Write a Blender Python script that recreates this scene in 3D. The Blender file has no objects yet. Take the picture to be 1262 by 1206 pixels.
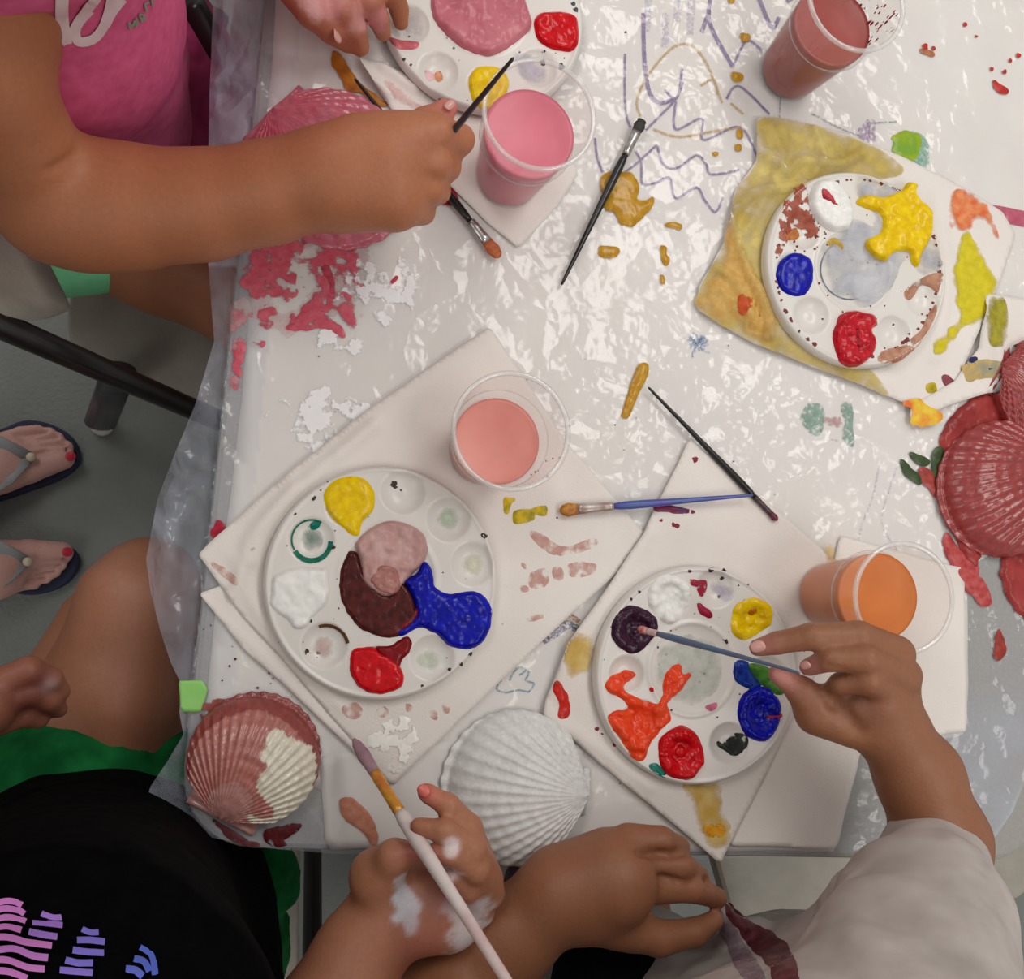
import bpy, math, random
import numpy as np
from mathutils import Vector, Matrix
from mathutils.bvhtree import BVHTree
random.seed(5); rng = np.random.default_rng(5)
S = bpy.context.scene
COL = S.collection
PI = math.pi

# ---------------------------------------------------------------- camera
FX, CX, CY, CAMH = 1200.0, 631.0, 603.0, 1.51
def _setup(N, yaw):
    d = np.array([(N[0]-CX)/FX, -(N[1]-CY)/FX, -1.0]); d /= np.linalg.norm(d)
    Z = -d; X = np.array([1.0, 0, 0])-Z*Z[0]; X /= np.linalg.norm(X); Y = np.cross(Z, X)
    c, s = math.cos(yaw), math.sin(yaw)
    return np.array([c*X+s*Y, -s*X+c*Y, Z])
ROT = _setup((370, 710), math.radians(-4.2))
cam = bpy.data.cameras.new('camera'); camo = bpy.data.objects.new('camera', cam); COL.objects.link(camo)
cam.sensor_fit = 'HORIZONTAL'; cam.sensor_width = 36; cam.lens = FX/1262*36
cam.clip_start = 0.02; cam.clip_end = 50
M4 = Matrix([list(map(float, r))+[0] for r in ROT]+[[0, 0, 0, 1]])
camo.matrix_world = Matrix.Translation((0, 0, CAMH)) @ M4
S.camera = camo
CAMP = Vector((0, 0, CAMH))
# ---------------------------------------------------------------- light
w = bpy.data.worlds.new('world'); S.world = w; w.use_nodes = True
w.node_tree.nodes['Background'].inputs[0].default_value = (1.0, 0.97, 0.94, 1)
w.node_tree.nodes['Background'].inputs[1].default_value = 0.42
def area(loc, sx, sy, power, col=(1, .97, .92)):
    l = bpy.data.lights.new('ceiling_lamp', 'AREA'); l.shape = 'RECTANGLE'; l.size = sx; l.size_y = sy
    l.energy = power; l.color = col
    o = bpy.data.objects.new('ceiling_lamp', l); COL.objects.link(o); o.location = loc
    return o
area((0.95, 1.15, 2.75), 0.6, 1.2, 17)
area((-1.0, 1.35, 2.75), 0.6, 1.2, 15)
area((1.25, -0.75, 2.75), 0.6, 1.2, 12)
area((-1.15, -0.9, 2.75), 0.6, 1.2, 7)
S.view_settings.view_transform = 'Standard'; S.view_settings.look = 'None'
S.view_settings.gamma = 1; S.view_settings.exposure = 0.0; S.view_settings.use_curve_mapping = False

# ---------------------------------------------------------------- projection helpers
def P(px, py, z=0.75):
    r = ROT @ np.array([(px-CX)/FX, -(py-CY)/FX, -1.0])
    t = (z-CAMH)/r[2]
    return Vector((r[0]*t, r[1]*t, z))
def plane(z):
    def f(px, py): return P(px, py, z), Vector((0, 0, 1))
    return f
def onto(bvh, zfall):
    def f(px, py):
        r = Vector(ROT @ np.array([(px-CX)/FX, -(py-CY)/FX, -1.0])).normalized()
        h = bvh.ray_cast(CAMP, r)
        if h[0] is None: return P(px, py, zfall), Vector((0, 0, 1))
        n = h[1]
        if n.dot(r) > 0: n = -n
        return h[0], n
    return f
def crop(ox, oy, s, pts): return [(ox+x/s, oy+y/s)+tuple(r) for x, y, *r in pts]

# ---------------------------------------------------------------- noise
def _h(i, j, k):
    n = (i*374761393+j*668265263+k*2147483647+(i*j) * 974711) & 0x7fffffff
    n = (n ^ (n >> 13))*1274126177 & 0x7fffffff
    return ((n ^ (n >> 16)) & 0xffff)/65535.0
def vnoise(p):
    p = np.asarray(p, dtype=float); f = np.floor(p).astype(np.int64); t = p-f; t = t*t*(3-2*t)
    r = 0
    for a in (0, 1):
        for b in (0, 1):
            for c in (0, 1):
                wgt = (t[:, 0] if a else 1-t[:, 0])*(t[:, 1] if b else 1-t[:, 1])*(t[:, 2] if c else 1-t[:, 2])
                r = r+wgt*_h(f[:, 0]+a+1000, f[:, 1]+b+1000, f[:, 2]+c+1000)
    return r*2-1
def fbm(p, o=3):
    r = 0; a = 1.0; s = 0
    p = np.asarray(p, float)
    for i in range(o): r = r+a*vnoise(p*2**i+17.3*i); s += a; a *= .5
    return r/s

# ---------------------------------------------------------------- materials
def lin(c):
    o = []
    for v in c[:3]:
        v = v/255.0
        o.append(v/12.92 if v <= .04045 else ((v+.055)/1.055)**2.4)
    return tuple(o)+(1,)
MC = {}
def newmat(name):
    m = bpy.data.materials.new(name); m.use_nodes = True; nt = m.node_tree; nt.nodes.clear()
    out = nt.nodes.new('ShaderNodeOutputMaterial'); return m, nt, out
def N(nt, t, **kw):
    n = nt.nodes.new(t)
    for k, v in kw.items():
        if k in n.inputs: n.inputs[k].default_value = v
        else: setattr(n, k, v)
    return n
def mat(name, c1, c2=None, rough=.6, scale=60, bump=0, bscale=120, metal=0, spec=.5, sss=0, attr=False, coat=0, detail=4, stretch=None, lo=.35, hi=.65):
    if name in MC: return MC[name]
    m, nt, out = newmat(name); L = nt.links.new
    b = N(nt, 'ShaderNodeBsdfPrincipled'); b.inputs['Roughness'].default_value = rough; b.inputs['Metallic'].default_value = metal
    b.inputs['Specular IOR Level'].default_value = spec
    if coat: b.inputs['Coat Weight'].default_value = coat; b.inputs['Coat Roughness'].default_value = .08
    tc = N(nt, 'ShaderNodeTexCoord'); mp = N(nt, 'ShaderNodeMapping')
    L(tc.outputs['Object'], mp.inputs[0])
    if stretch: mp.inputs['Scale'].default_value = stretch
    no = N(nt, 'ShaderNodeTexNoise'); no.inputs['Scale'].default_value = scale; no.inputs['Detail'].default_value = detail
    L(mp.outputs[0], no.inputs['Vector'])
    cr = N(nt, 'ShaderNodeValToRGB'); cr.color_ramp.elements[0].position = lo; cr.color_ramp.elements[1].position = hi
    c2 = c2 or tuple(min(255, v*1.04) for v in c1)
    cr.color_ramp.elements[0].color = lin(c1); cr.color_ramp.elements[1].color = lin(c2)
    L(no.outputs[0], cr.inputs[0])
    if attr:
        at = N(nt, 'ShaderNodeAttribute'); at.attribute_name = 'Col'
        mx = N(nt, 'ShaderNodeMix'); mx.data_type = 'RGBA'; mx.blend_type = 'MULTIPLY'; mx.inputs[0].default_value = 1
        L(at.outputs['Color'], mx.inputs[6]); L(cr.outputs[0], mx.inputs[7]); src = mx.outputs[2]
    else: src = cr.outputs[0]
    L(src, b.inputs['Base Color'])
    if sss:
        b.inputs['Subsurface Weight'].default_value = sss; b.inputs['Subsurface Radius'].default_value = (1, .35, .2)
        b.inputs['Subsurface Scale'].default_value = .006
    if bump:
        n2 = N(nt, 'ShaderNodeTexNoise'); n2.inputs['Scale'].default_value = bscale; n2.inputs['Detail'].default_value = 5
        L(mp.outputs[0], n2.inputs['Vector'])
        bp = N(nt, 'ShaderNodeBump'); bp.inputs['Strength'].default_value = 1; bp.inputs['Distance'].default_value = bump
        L(n2.outputs[0], bp.inputs['Height']); L(bp.outputs[0], b.inputs['Normal'])
    L(b.outputs[0], out.inputs[0]); MC[name] = m; return m
def paintmat(name, c, c2=None, rough=.25, ragged=None, scale=150):
    """acrylic paint; ragged = (noise scale, threshold) gives a dry-brushed broken edge"""
    if name in MC: return MC[name]
    m = mat(name, c, c2 or tuple(v*.82 for v in c), rough=rough, scale=scale, bump=.0005, bscale=150, coat=.06, spec=.22)
    if ragged:
        nt = m.node_tree; L = nt.links.new
        b = [n for n in nt.nodes if n.type == 'BSDF_PRINCIPLED'][0]; out = [n for n in nt.nodes if n.type == 'OUTPUT_MATERIAL'][0]
        tc = N(nt, 'ShaderNodeTexCoord'); no = N(nt, 'ShaderNodeTexNoise'); no.inputs['Scale'].default_value = ragged[0]; no.inputs['Detail'].default_value = 5
        L(tc.outputs['Object'], no.inputs['Vector'])
        at = N(nt, 'ShaderNodeAttribute'); at.attribute_name = 'edge'
        ad = N(nt, 'ShaderNodeMath', operation='MULTIPLY_ADD'); ad.inputs[1].default_value = ragged[4] if len(ragged) > 4 else .12
        L(at.outputs['Fac'], ad.inputs[0]); L(no.outputs[0], ad.inputs[2])
        gt = N(nt, 'ShaderNodeMapRange'); gt.inputs['From Min'].default_value = ragged[1]; gt.inputs['From Max'].default_value = ragged[1]+(ragged[2] if len(ragged) > 2 else .04)
        if len(ragged) > 3: gt.inputs['To Max'].default_value = ragged[3]
        L(ad.outputs[0], gt.inputs['Value'])
        tr = N(nt, 'ShaderNodeBsdfTransparent'); mx = N(nt, 'ShaderNodeMixShader')
        L(gt.outputs[0], mx.inputs[0]); L(tr.outputs[0], mx.inputs[1]); L(b.outputs[0], mx.inputs[2]); L(mx.outputs[0], out.inputs[0])
    return m
def filmmat(name, haze=.08, hazecol=(230, 228, 235), rough=.12, gl=1.0, bump=0.0, bscale=30, attrhaze=False, graze=.9, gpow=4):
    if name in MC: return MC[name]
    m, nt, out = newmat(name); L = nt.links.new
    tr = N(nt, 'ShaderNodeBsdfTransparent'); df = N(nt, 'ShaderNodeBsdfDiffuse'); df.inputs[0].default_value = lin(hazecol)
    gs = N(nt, 'ShaderNodeBsdfGlossy'); gs.inputs['Roughness'].default_value = rough
    m1 = N(nt, 'ShaderNodeMixShader'); m2 = N(nt, 'ShaderNodeMixShader')
    tc = N(nt, 'ShaderNodeTexCoord')
    fr = N(nt, 'ShaderNodeLayerWeight'); pw_ = N(nt, 'ShaderNodeMath', operation='POWER'); pw_.inputs[1].default_value = gpow; ma_ = N(nt, 'ShaderNodeMath', operation='MULTIPLY_ADD'); ma_.inputs[1].default_value = graze; ma_.inputs[2].default_value = .05; L(fr.outputs['Facing'], pw_.inputs[0]); L(pw_.outputs[0], ma_.inputs[0])
    mu = N(nt, 'ShaderNodeMath', operation='MULTIPLY'); mu.inputs[1].default_value = gl; mu.use_clamp = True
    L(ma_.outputs[0], mu.inputs[0])
    m1.inputs[0].default_value = haze
    if attrhaze:
        at = N(nt, 'ShaderNodeAttribute'); at.attribute_name = 'haze'
        no = N(nt, 'ShaderNodeTexNoise'); no.inputs['Scale'].default_value = 14; no.inputs['Detail'].default_value = 6
        L(tc.outputs['Object'], no.inputs['Vector'])
        mr = N(nt, 'ShaderNodeMapRange'); mr.inputs['From Min'].default_value = .3; mr.inputs['From Max'].default_value = .75
        mr.inputs['To Min'].default_value = .6; mr.inputs['To Max'].default_value = 1.5
        L(no.outputs[0], mr.inputs['Value'])
        mm = N(nt, 'ShaderNodeMath', operation='MULTIPLY'); L(at.outputs['Fac'], mm.inputs[0]); L(mr.outputs[0], mm.inputs[1])
        L(mm.outputs[0], m1.inputs[0])
    if bump:
        # crumpled film: ridged folds at two sizes, patchy
        n1 = N(nt, 'ShaderNodeTexNoise'); n1.inputs['Scale'].default_value = bscale; n1.inputs['Detail'].default_value = 3; n1.inputs['Distortion'].default_value = .8
        v1 = N(nt, 'ShaderNodeTexVoronoi'); v1.feature = 'DISTANCE_TO_EDGE'; v1.inputs['Scale'].default_value = bscale*1.1
        vm = N(nt, 'ShaderNodeVectorMath', operation='MULTIPLY_ADD'); vm.inputs[1].default_value = (.05, .05, .05)
        n3 = N(nt, 'ShaderNodeTexNoise'); n3.inputs['Scale'].default_value = 22; n3.inputs['Detail'].default_value = 3
        L(tc.outputs['Object'], n1.inputs['Vector']); L(tc.outputs['Object'], n3.inputs['Vector'])
        L(n3.outputs['Color'], vm.inputs[0]); L(tc.outputs['Object'], vm.inputs[2]); L(vm.outputs[0], v1.inputs['Vector'])
        mr2 = N(nt, 'ShaderNodeMapRange'); mr2.inputs['From Max'].default_value = .35; mr2.inputs['To Min'].default_value = .8; mr2.inputs['To Max'].default_value = 0
        L(v1.outputs[0], mr2.inputs['Value'])
        ad = N(nt, 'ShaderNodeMath', operation='ADD'); L(n1.outputs[0], ad.inputs[0]); L(mr2.outputs[0], ad.inputs[1])
        n4 = N(nt, 'ShaderNodeTexNoise'); n4.inputs['Scale'].default_value = 5; n4.inputs['Detail'].default_value = 2; L(tc.outputs['Object'], n4.inputs['Vector'])
        mr3 = N(nt, 'ShaderNodeMapRange'); mr3.inputs['From Min'].default_value = .38; mr3.inputs['From Max'].default_value = .6; mr3.inputs['To Min'].default_value = .5
        L(n4.outputs[0], mr3.inputs['Value'])
        ml = N(nt, 'ShaderNodeMath', operation='MULTIPLY'); L(ad.outputs[0], ml.inputs[0]); L(mr3.outputs[0], ml.inputs[1])
        bp = N(nt, 'ShaderNodeBump'); bp.inputs['Distance'].default_value = bump; L(ml.outputs[0], bp.inputs['Height'])
        for n in (df, gs, fr): L(bp.outputs[0], n.inputs['Normal'])
    L(tr.outputs[0], m1.inputs[1]); L(df.outputs[0], m1.inputs[2])
    L(mu.outputs[0], m2.inputs[0]); L(m1.outputs[0], m2.inputs[1]); L(gs.outputs[0], m2.inputs[2]); L(m2.outputs[0], out.inputs[0])
    MC[name] = m; return m

# ---------------------------------------------------------------- object helpers
def tag(o, label=None, cat=None, group=None, kind=None):
    if label: o['label'] = label
    if cat: o['category'] = cat
    if group: o['group'] = group
    if kind: o['kind'] = kind
    return o
def thing(name, loc, label, cat, group=None):
    o = bpy.data.objects.new(name, None); COL.objects.link(o); o.location = loc; o.empty_display_size = .02
    return tag(o, label, cat, group)
WLOC = {}
def wloc(o):
    v = Vector((0, 0, 0))
    while o is not None: v += o.location; o = o.parent
    return v
def obj(name, verts, faces, m, parent=None, smooth=True, origin=None, attrs=None, label=None):
    verts = np.asarray([tuple(v) for v in verts] if not isinstance(verts, np.ndarray) else verts, dtype=float)
    if parent is not None: base = np.array(wloc(parent)); loc = (0, 0, 0)
    else:
        if origin is None: origin = ((verts[:, 0].min()+verts[:, 0].max())/2, (verts[:, 1].min()+verts[:, 1].max())/2, verts[:, 2].min())
        base = np.array(origin); loc = origin
    me = bpy.data.meshes.new(name); me.from_pydata((verts-base).tolist(), [], [tuple(int(i) for i in f) for f in faces]); me.update()
    if smooth: me.polygons.foreach_set('use_smooth', [True]*len(me.polygons))
    if attrs:
        for k, a in attrs.items():
            a = np.asarray(a, dtype=np.float32)
            if a.ndim == 1:
                at = me.attributes.new(k, 'FLOAT', 'POINT'); at.data.foreach_set('value', a)
            else:
                at = me.color_attributes.new(k, 'FLOAT_COLOR', 'POINT'); at.data.foreach_set('color', np.concatenate([a, np.ones((len(a), 1), np.float32)], 1).ravel())
    o = bpy.data.objects.new(name, me); COL.objects.link(o); o.location = loc
    if m: me.materials.append(m)
    if parent is not None: o.parent = parent
    if label: o['label'] = label
    return o
def merge(parts):
    V, F = [], []; n = 0
    for v, f in parts:
        V += [tuple(a) for a in v]; F += [tuple(i+n for i in q) for q in f]; n += len(v)
    return V, F
def tube(pts, rads, seg=12, cap=True):
    pts = [Vector(p) for p in pts]; V, F = [], []; up = None
    for i, p in enumerate(pts):
        d = (pts[min(i+1, len(pts)-1)]-pts[max(i-1, 0)]).normalized()
        if up is None: up = Vector((0, 0, 1)) if abs(d.z) < .9 else Vector((0, 1, 0))
        u = d.cross(up).normalized(); v = u.cross(d).normalized(); up = v
        r = rads[i] if hasattr(rads, '__len__') else rads
        ra, rb = (r if hasattr(r, '__len__') else (r, r))
        for k in range(seg):
            a = 2*PI*k/seg; V.append(p+u*math.cos(a)*ra+v*math.sin(a)*rb)
    n = len(pts)
    for i in range(n-1):
        for k in range(seg):
            k2 = (k+1) % seg; F.append((i*seg+k, i*seg+k2, (i+1)*seg+k2, (i+1)*seg+k))
    if cap: F.append(tuple(range(seg))[::-1]); F.append(tuple((n-1)*seg+k for k in range(seg)))
    return V, F
def lathe(c, prof, seg=64):
    V, F = [], []
    for r, z in prof:
        for k in range(seg): a = 2*PI*k/seg; V.append((c[0]+r*math.cos(a), c[1]+r*math.sin(a), c[2]+z))
    for i in range(len(prof)-1):
        for k in range(seg): k2 = (k+1) % seg; F.append((i*seg+k, i*seg+k2, (i+1)*seg+k2, (i+1)*seg+k))
    return V, F
def rbox(c, s, rz=0, bev=.0):
    """chamfered box as verts, faces"""
    hx, hy, hz = s[0]/2, s[1]/2, s[2]/2; b = min(bev, hx*.9, hy*.9, hz*.9) or 1e-4; V = []; F = []
    rings = [(-hz, b), (-hz+b, 0), (hz-b, 0), (hz, b)]; n = 0
    for z, ins in rings:
        x, y = hx-ins, hy-ins; q = b
        ring = []
        for sx, sy in ((1, 1), (-1, 1), (-1, -1), (1, -1)):
            a0 = math.atan2(sy, sx)-PI/4
            for t in range(4):
                a = a0+PI/2*t/3; ring.append((sx*(x-q)+q*math.cos(a), sy*(y-q)+q*math.sin(a), z))
        V += ring
    for i in range(3):
        for k in range(16): k2 = (k+1) % 16; F.append((i*16+k, i*16+k2, (i+1)*16+k2, (i+1)*16+k))
    F.append(tuple(range(16))[::-1]); F.append(tuple(48+k for k in range(16)))
    R = Matrix.Rotation(rz, 3, 'Z')
    return [R@Vector(v)+Vector(c) for v in V], F

# ---------------------------------------------------------------- 2-D outlines -> patches
def smooth_poly(pts, n=6, closed=True):
    pts = np.array([p[:2] for p in pts], float); m = len(pts); out = []
    rngi = range(m) if closed else range(m-1)
    for i in rngi:
        if closed: p0, p1, p2, p3 = pts[i-1], pts[i], pts[(i+1) % m], pts[(i+2) % m]
        else: p0, p1, p2, p3 = pts[max(i-1, 0)], pts[i], pts[i+1], pts[min(i+2, m-1)]
        for t in np.arange(n)/n:
            out.append(.5*((2*p1)+(-p0+p2)*t+(2*p0-5*p1+4*p2-p3)*t*t+(-p0+3*p1-3*p2+p3)*t**3))
    if not closed: out.append(pts[-1])
    return np.array(out)
def polydist(q, poly):
    a = poly; b = np.roll(poly, -1, 0); best = np.full(len(q), 1e9); cp = np.zeros_like(q); ins = np.zeros(len(q), bool)
    for i in range(len(a)):
        ab = b[i]-a[i]; L2 = (ab**2).sum()+1e-12
        t = np.clip(((q-a[i])@ab)/L2, 0, 1); c = a[i]+t[:, None]*ab; d = np.sqrt(((q-c)**2).sum(1))
        m = d < best; best[m] = d[m]; cp[m] = c[m]
        cond = ((a[i, 1] > q[:, 1]) != (b[i, 1] > q[:, 1]))
        xi = a[i, 0]+(q[:, 1]-a[i, 1])/(b[i, 1]-a[i, 1]+1e-12)*(b[i, 0]-a[i, 0])
        ins ^= cond & (q[:, 0] < xi)
    return np.where(ins, best, -best), cp
def patchgrid(poly, res):
    lo = poly.min(0)-res*1.5; hi = poly.max(0)+res*1.5
    nx = int((hi[0]-lo[0])/res)+2; ny = int((hi[1]-lo[1])/res)+2
    xs = lo[0]+np.arange(nx)*res; ys = lo[1]+np.arange(ny)*res
    X, Y = np.meshgrid(xs, ys, indexing='ij'); q = np.stack([X.ravel(), Y.ravel()], 1)
    d, cp = polydist(q, poly)
    near = np.abs(d) < res*.72; q[near] = cp[near]; d[near] = 0
    ok = (d >= 0).reshape(nx, ny)
    idx = np.arange(nx*ny).reshape(nx, ny)
    f = ok[:-1, :-1] & ok[1:, :-1] & ok[1:, 1:] & ok[:-1, 1:]
    dd = d.reshape(nx, ny); f &= (dd[:-1, :-1]+dd[1:, :-1]+dd[1:, 1:]+dd[:-1, 1:]) > 0
    F = np.stack([idx[:-1, :-1][f], idx[:-1, 1:][f], idx[1:, 1:][f], idx[1:, :-1][f]], 1)
    used = np.unique(F); mp = -np.ones(nx*ny, int); mp[used] = np.arange(len(used))
    return q[used], d[used], mp[F]
def paint(name, pts, hit, m, parent, thick=.0015, rag=0, res=2.2, soft=6, lump=.4, smooth=True, label=None, nscale=260, base=.0002, bevel=True):
    """a film or blob of paint with real thickness lying on the surface that hit() returns"""
    poly = smooth_poly(pts) if smooth else np.array(pts, float)
    if rag:
        n = np.stack([fbm(np.c_[poly*.13, np.full(len(poly), 3.1)], 3), fbm(np.c_[poly*.13, np.full(len(poly), 9.7)], 3)], 1); poly = poly+n*rag*2
    q, d, F = patchgrid(poly, res)
    if not len(F): return None
    h = 1-np.clip(1-d/soft, 0, 1)**2
    V = np.zeros((len(q), 3)); Nn = np.zeros((len(q), 3))
    for i, (x, y) in enumerate(q):
        p, n = (hit if d[i] > .01 else getattr(hit, 'raw', hit))(x, y); V[i] = p; Nn[i] = n
    nz = fbm(V*nscale, 3)
    V = V+Nn*(base+h*thick*(1+lump*nz))[:, None]
    return obj(name, V, F, m, parent, attrs={'edge': np.clip(d/12, 0, 1)}, label=label)
def ribbon(name, pts, wpx, hit, m, parent, lift=.0002, n=8, label=None, smooth=True):
    P_ = smooth_poly(pts, n, False) if smooth else np.array([p[:2] for p in pts], float)
    V = []; F = []
    for i, p in enumerate(P_):
        d = P_[min(i+1, len(P_)-1)]-P_[max(i-1, 0)]; d = d/(np.linalg.norm(d)+1e-9); nn = np.array([-d[1], d[0]])
        k = len(P_)-1; ww = (wpx(i/k) if callable(wpx) else wpx)/2
        for s, l in ((-1, 0), (0, 1), (1, 0)):
            c, no = hit(*(p+nn*s*ww)); V.append(Vector(c)+Vector(no)*(lift+l*.00018))
    for i in range(len(P_)-1):
        for k in (0, 1): a = i*3+k; F.append((a, a+1, a+4, a+3))
    if name is None: return V, F
    return obj(name, V, F, m, parent, label=label, attrs={'edge': np.ones(len(V))})
def ribbons(name, strokes, wpx, hit, m, parent, **kw):
    V, F = merge([ribbon(None, s, wpx, hit, None, None, **kw) for s in strokes])
    return obj(name, V, F, m, parent, attrs={'edge': np.ones(len(V))})
def dots(name, lst, hit, m, parent, thick=.0004, label=None):
    parts = []
    for x, y, r in lst:
        k = 9; V = []; c, n = hit(x, y); V.append(Vector(c)+Vector(n)*thick*1.6)
        for j in range(k):
            a = 2*PI*j/k; rr = r*random.uniform(.6, 1.25); c, n = hit(x+rr*math.cos(a), y+rr*math.sin(a)); V.append(Vector(c)+Vector(n)*.0002)
        parts.append((V, [(0, j+1, (j+1) % k+1) for j in range(k)]))
    V, F = merge(parts); o = obj(name, V, F, m, parent, attrs={'edge': np.ones(len(V))}, label=label); o['kind'] = 'stuff'; return o
def cloth(name, pts, z, m, parent=None, ridges=(), res=4.5, amp=.0008, nsc=22, smooth=False, thick=.0005, lift=None, edgecurl=0):
    poly = smooth_poly(pts, 5) if smooth else np.array(pts, float)
    if not smooth:   # subdivide straight sides, tiny waviness
        out = []
        for i in range(len(poly)):
            a, b = poly[i], poly[(i+1) % len(poly)]; k = max(2, int(np.linalg.norm(b-a)/12))
            for t in range(k): out.append(a+(b-a)*t/k)
        poly = np.array(out); poly += np.stack([fbm(np.c_[poly*.02, np.full(len(poly), 1.)], 2), fbm(np.c_[poly*.02, np.full(len(poly), 5.)], 2)], 1)*2.0
    q, d, F = patchgrid(poly, res)
    h = np.zeros(len(q))
    for pl, hh, ww in ridges:
        pl = smooth_poly(pl, 6, False); dd = np.full(len(q), 1e9)
        for i in range(len(pl)-1):
            ab = pl[i+1]-pl[i]; t = np.clip(((q-pl[i])@ab)/((ab**2).sum()+1e-9), 0, 1); dd = np.minimum(dd, np.sqrt(((q-(pl[i]+t[:, None]*ab))**2).sum(1)))
        h += hh*np.exp(-(dd/ww)**2)
    h += edgecurl*np.exp(-d/14)
    V = np.array([tuple(P(x, y, z)) for x, y in q])
    h += amp*(.5+.5*fbm(V*nsc, 3))
    if lift is not None: h += lift(q)
    V[:, 2] += h
    o = obj(name, V, F, m, parent)
    s = o.modifiers.new('thickness', 'SOLIDIFY'); s.thickness = thick; s.offset = -1
    return o, BVHTree.FromPolygons([Vector(v) for v in V], [tuple(map(int, f)) for f in F])

# ---------------------------------------------------------------- soft bodies from a distance field
def surfnets(Fd, org, h):
    s = Fd < 0
    nx, ny, nz = Fd.shape
    def c(a, dx, dy, dz): return a[dx:nx-1+dx, dy:ny-1+dy, dz:nz-1+dz]
    cnt = np.zeros((nx-1, ny-1, nz-1), np.int8)
    for dx in (0, 1):
        for dy in (0, 1):
            for dz in (0, 1): cnt += c(s, dx, dy, dz)
    act = (cnt > 0) & (cnt < 8); ci = np.argwhere(act); idx = -np.ones(act.shape, np.int32); idx[act] = np.arange(len(ci))
    acc = np.zeros((len(ci), 3)); num = np.zeros(len(ci))
    corners = [(a, b, d) for a in (0, 1) for b in (0, 1) for d in (0, 1)]
    for A in corners:
        for ax in range(3):
            if A[ax]: continue
            B = list(A); B[ax] = 1
            fa = Fd[ci[:, 0]+A[0], ci[:, 1]+A[1], ci[:, 2]+A[2]]; fb = Fd[ci[:, 0]+B[0], ci[:, 1]+B[1], ci[:, 2]+B[2]]
            m = (fa < 0) != (fb < 0); t = np.where(m, fa/(fa-fb+1e-12*(fa == fb)), 0)
            p = np.array(A, float)[None, :].repeat(len(ci), 0); p[:, ax] += t
            acc[m] += p[m]; num[m] += 1
    V = (ci+acc/num[:, None])*h+org
    F = []
    for ax in range(3):
        o1, o2 = [(1, 2), (2, 0), (0, 1)][ax]
        sl = [slice(1, -1)]*3; sl[ax] = slice(0, -1); sh = [slice(1, -1)]*3; sh[ax] = slice(1, None)
        a = s[tuple(sl)]; b = s[tuple(sh)]; e = np.argwhere(a != b)
        if not len(e): continue
        ins = a[tuple(e.T)]; off = np.array([1, 1, 1]); off[ax] = 0; e = e+off
        def g(u, v):
            k = e.copy(); k[:, o1] -= u; k[:, o2] -= v
            return idx[tuple(k.T)]
        q = np.stack([g(1, 1), g(0, 1), g(0, 0), g(1, 0)], 1); q[~ins] = q[~ins][:, ::-1]
        F.append(q[(q >= 0).all(1)])
    return V, np.concatenate(F)
def chain(pts, k=.006):
    """pts (px, py, z, half-width in pixels) -> round cones"""
    out = []
    pr = []
    for x, y, z, r in pts: pr.append((np.array(P(x, y, z)), r*(CAMH-z)/FX*1.02))
    for (a, ra), (b, rb) in zip(pr[:-1], pr[1:]): out.append((a, b, ra, rb, k))
    return out
def wchain(pts, k=.02): return [(np.array(a[:3]), np.array(b[:3]), a[3], b[3], k) for a, b in zip(pts[:-1], pts[1:])]
def blob(prims, h, disp=None, clipz=None):
    lo = np.min([np.minimum(a-ra, b-rb) for a, b, ra, rb, k in prims], 0)-h*4-.012
    hi = np.max([np.maximum(a+ra, b+rb) for a, b, ra, rb, k in prims], 0)+h*4+.012
    n = np.ceil((hi-lo)/h).astype(int)+1
    Fd = np.full(n, .05, np.float32)
    for a, b, ra, rb, k in prims:
        mg = k*1.5+h*3
        l = np.maximum(0, ((np.minimum(a-ra, b-rb)-mg-lo)/h).astype(int)); u = np.minimum(n, ((np.maximum(a+ra, b+rb)+mg-lo)/h).astype(int)+2)
        xs = [lo[i]+np.arange(l[i], u[i])*h for i in range(3)]
        p = np.stack(np.meshgrid(*xs, indexing='ij'), -1).astype(np.float32)-a.astype(np.float32)
        ab = (b-a).astype(np.float32); t = np.clip((p@ab)/((ab**2).sum()+1e-12), 0, 1)
        d = np.sqrt(((p-t[..., None]*ab)**2).sum(-1))-(ra+(rb-ra)*t)
        sub = Fd[l[0]:u[0], l[1]:u[1], l[2]:u[2]]
        q = np.clip(.5+.5*(sub-d)/k, 0, 1)
        Fd[l[0]:u[0], l[1]:u[1], l[2]:u[2]] = sub*(1-q)+d*q-k*q*(1-q)
    V, F = surfnets(Fd, lo, h)
    return V, F
def vnormals(V, F):
    a, b, c, d = (V[F[:, i]] for i in range(4)); n = np.cross(c-a, d-b); N_ = np.zeros_like(V)
    for i in range(4): np.add.at(N_, F[:, i], n)
    return N_/(np.linalg.norm(N_, axis=1)[:, None]+1e-12)
def relax(V, F, it=2, lam=.5):
    for _ in range(it):
        A = np.zeros_like(V); c = np.zeros(len(V))
        for i in range(4):
            j = (i+1) % 4
            np.add.at(A, F[:, i], V[F[:, j]]); np.add.at(c, F[:, i], 1); np.add.at(A, F[:, j], V[F[:, i]]); np.add.at(c, F[:, j], 1)
        V = V*(1-lam)+lam*A/np.maximum(c, 1)[:, None]
    return V
def bvh_of(V, F): return BVHTree.FromPolygons([Vector(v) for v in V], [tuple(map(int, f)) for f in F])
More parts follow.
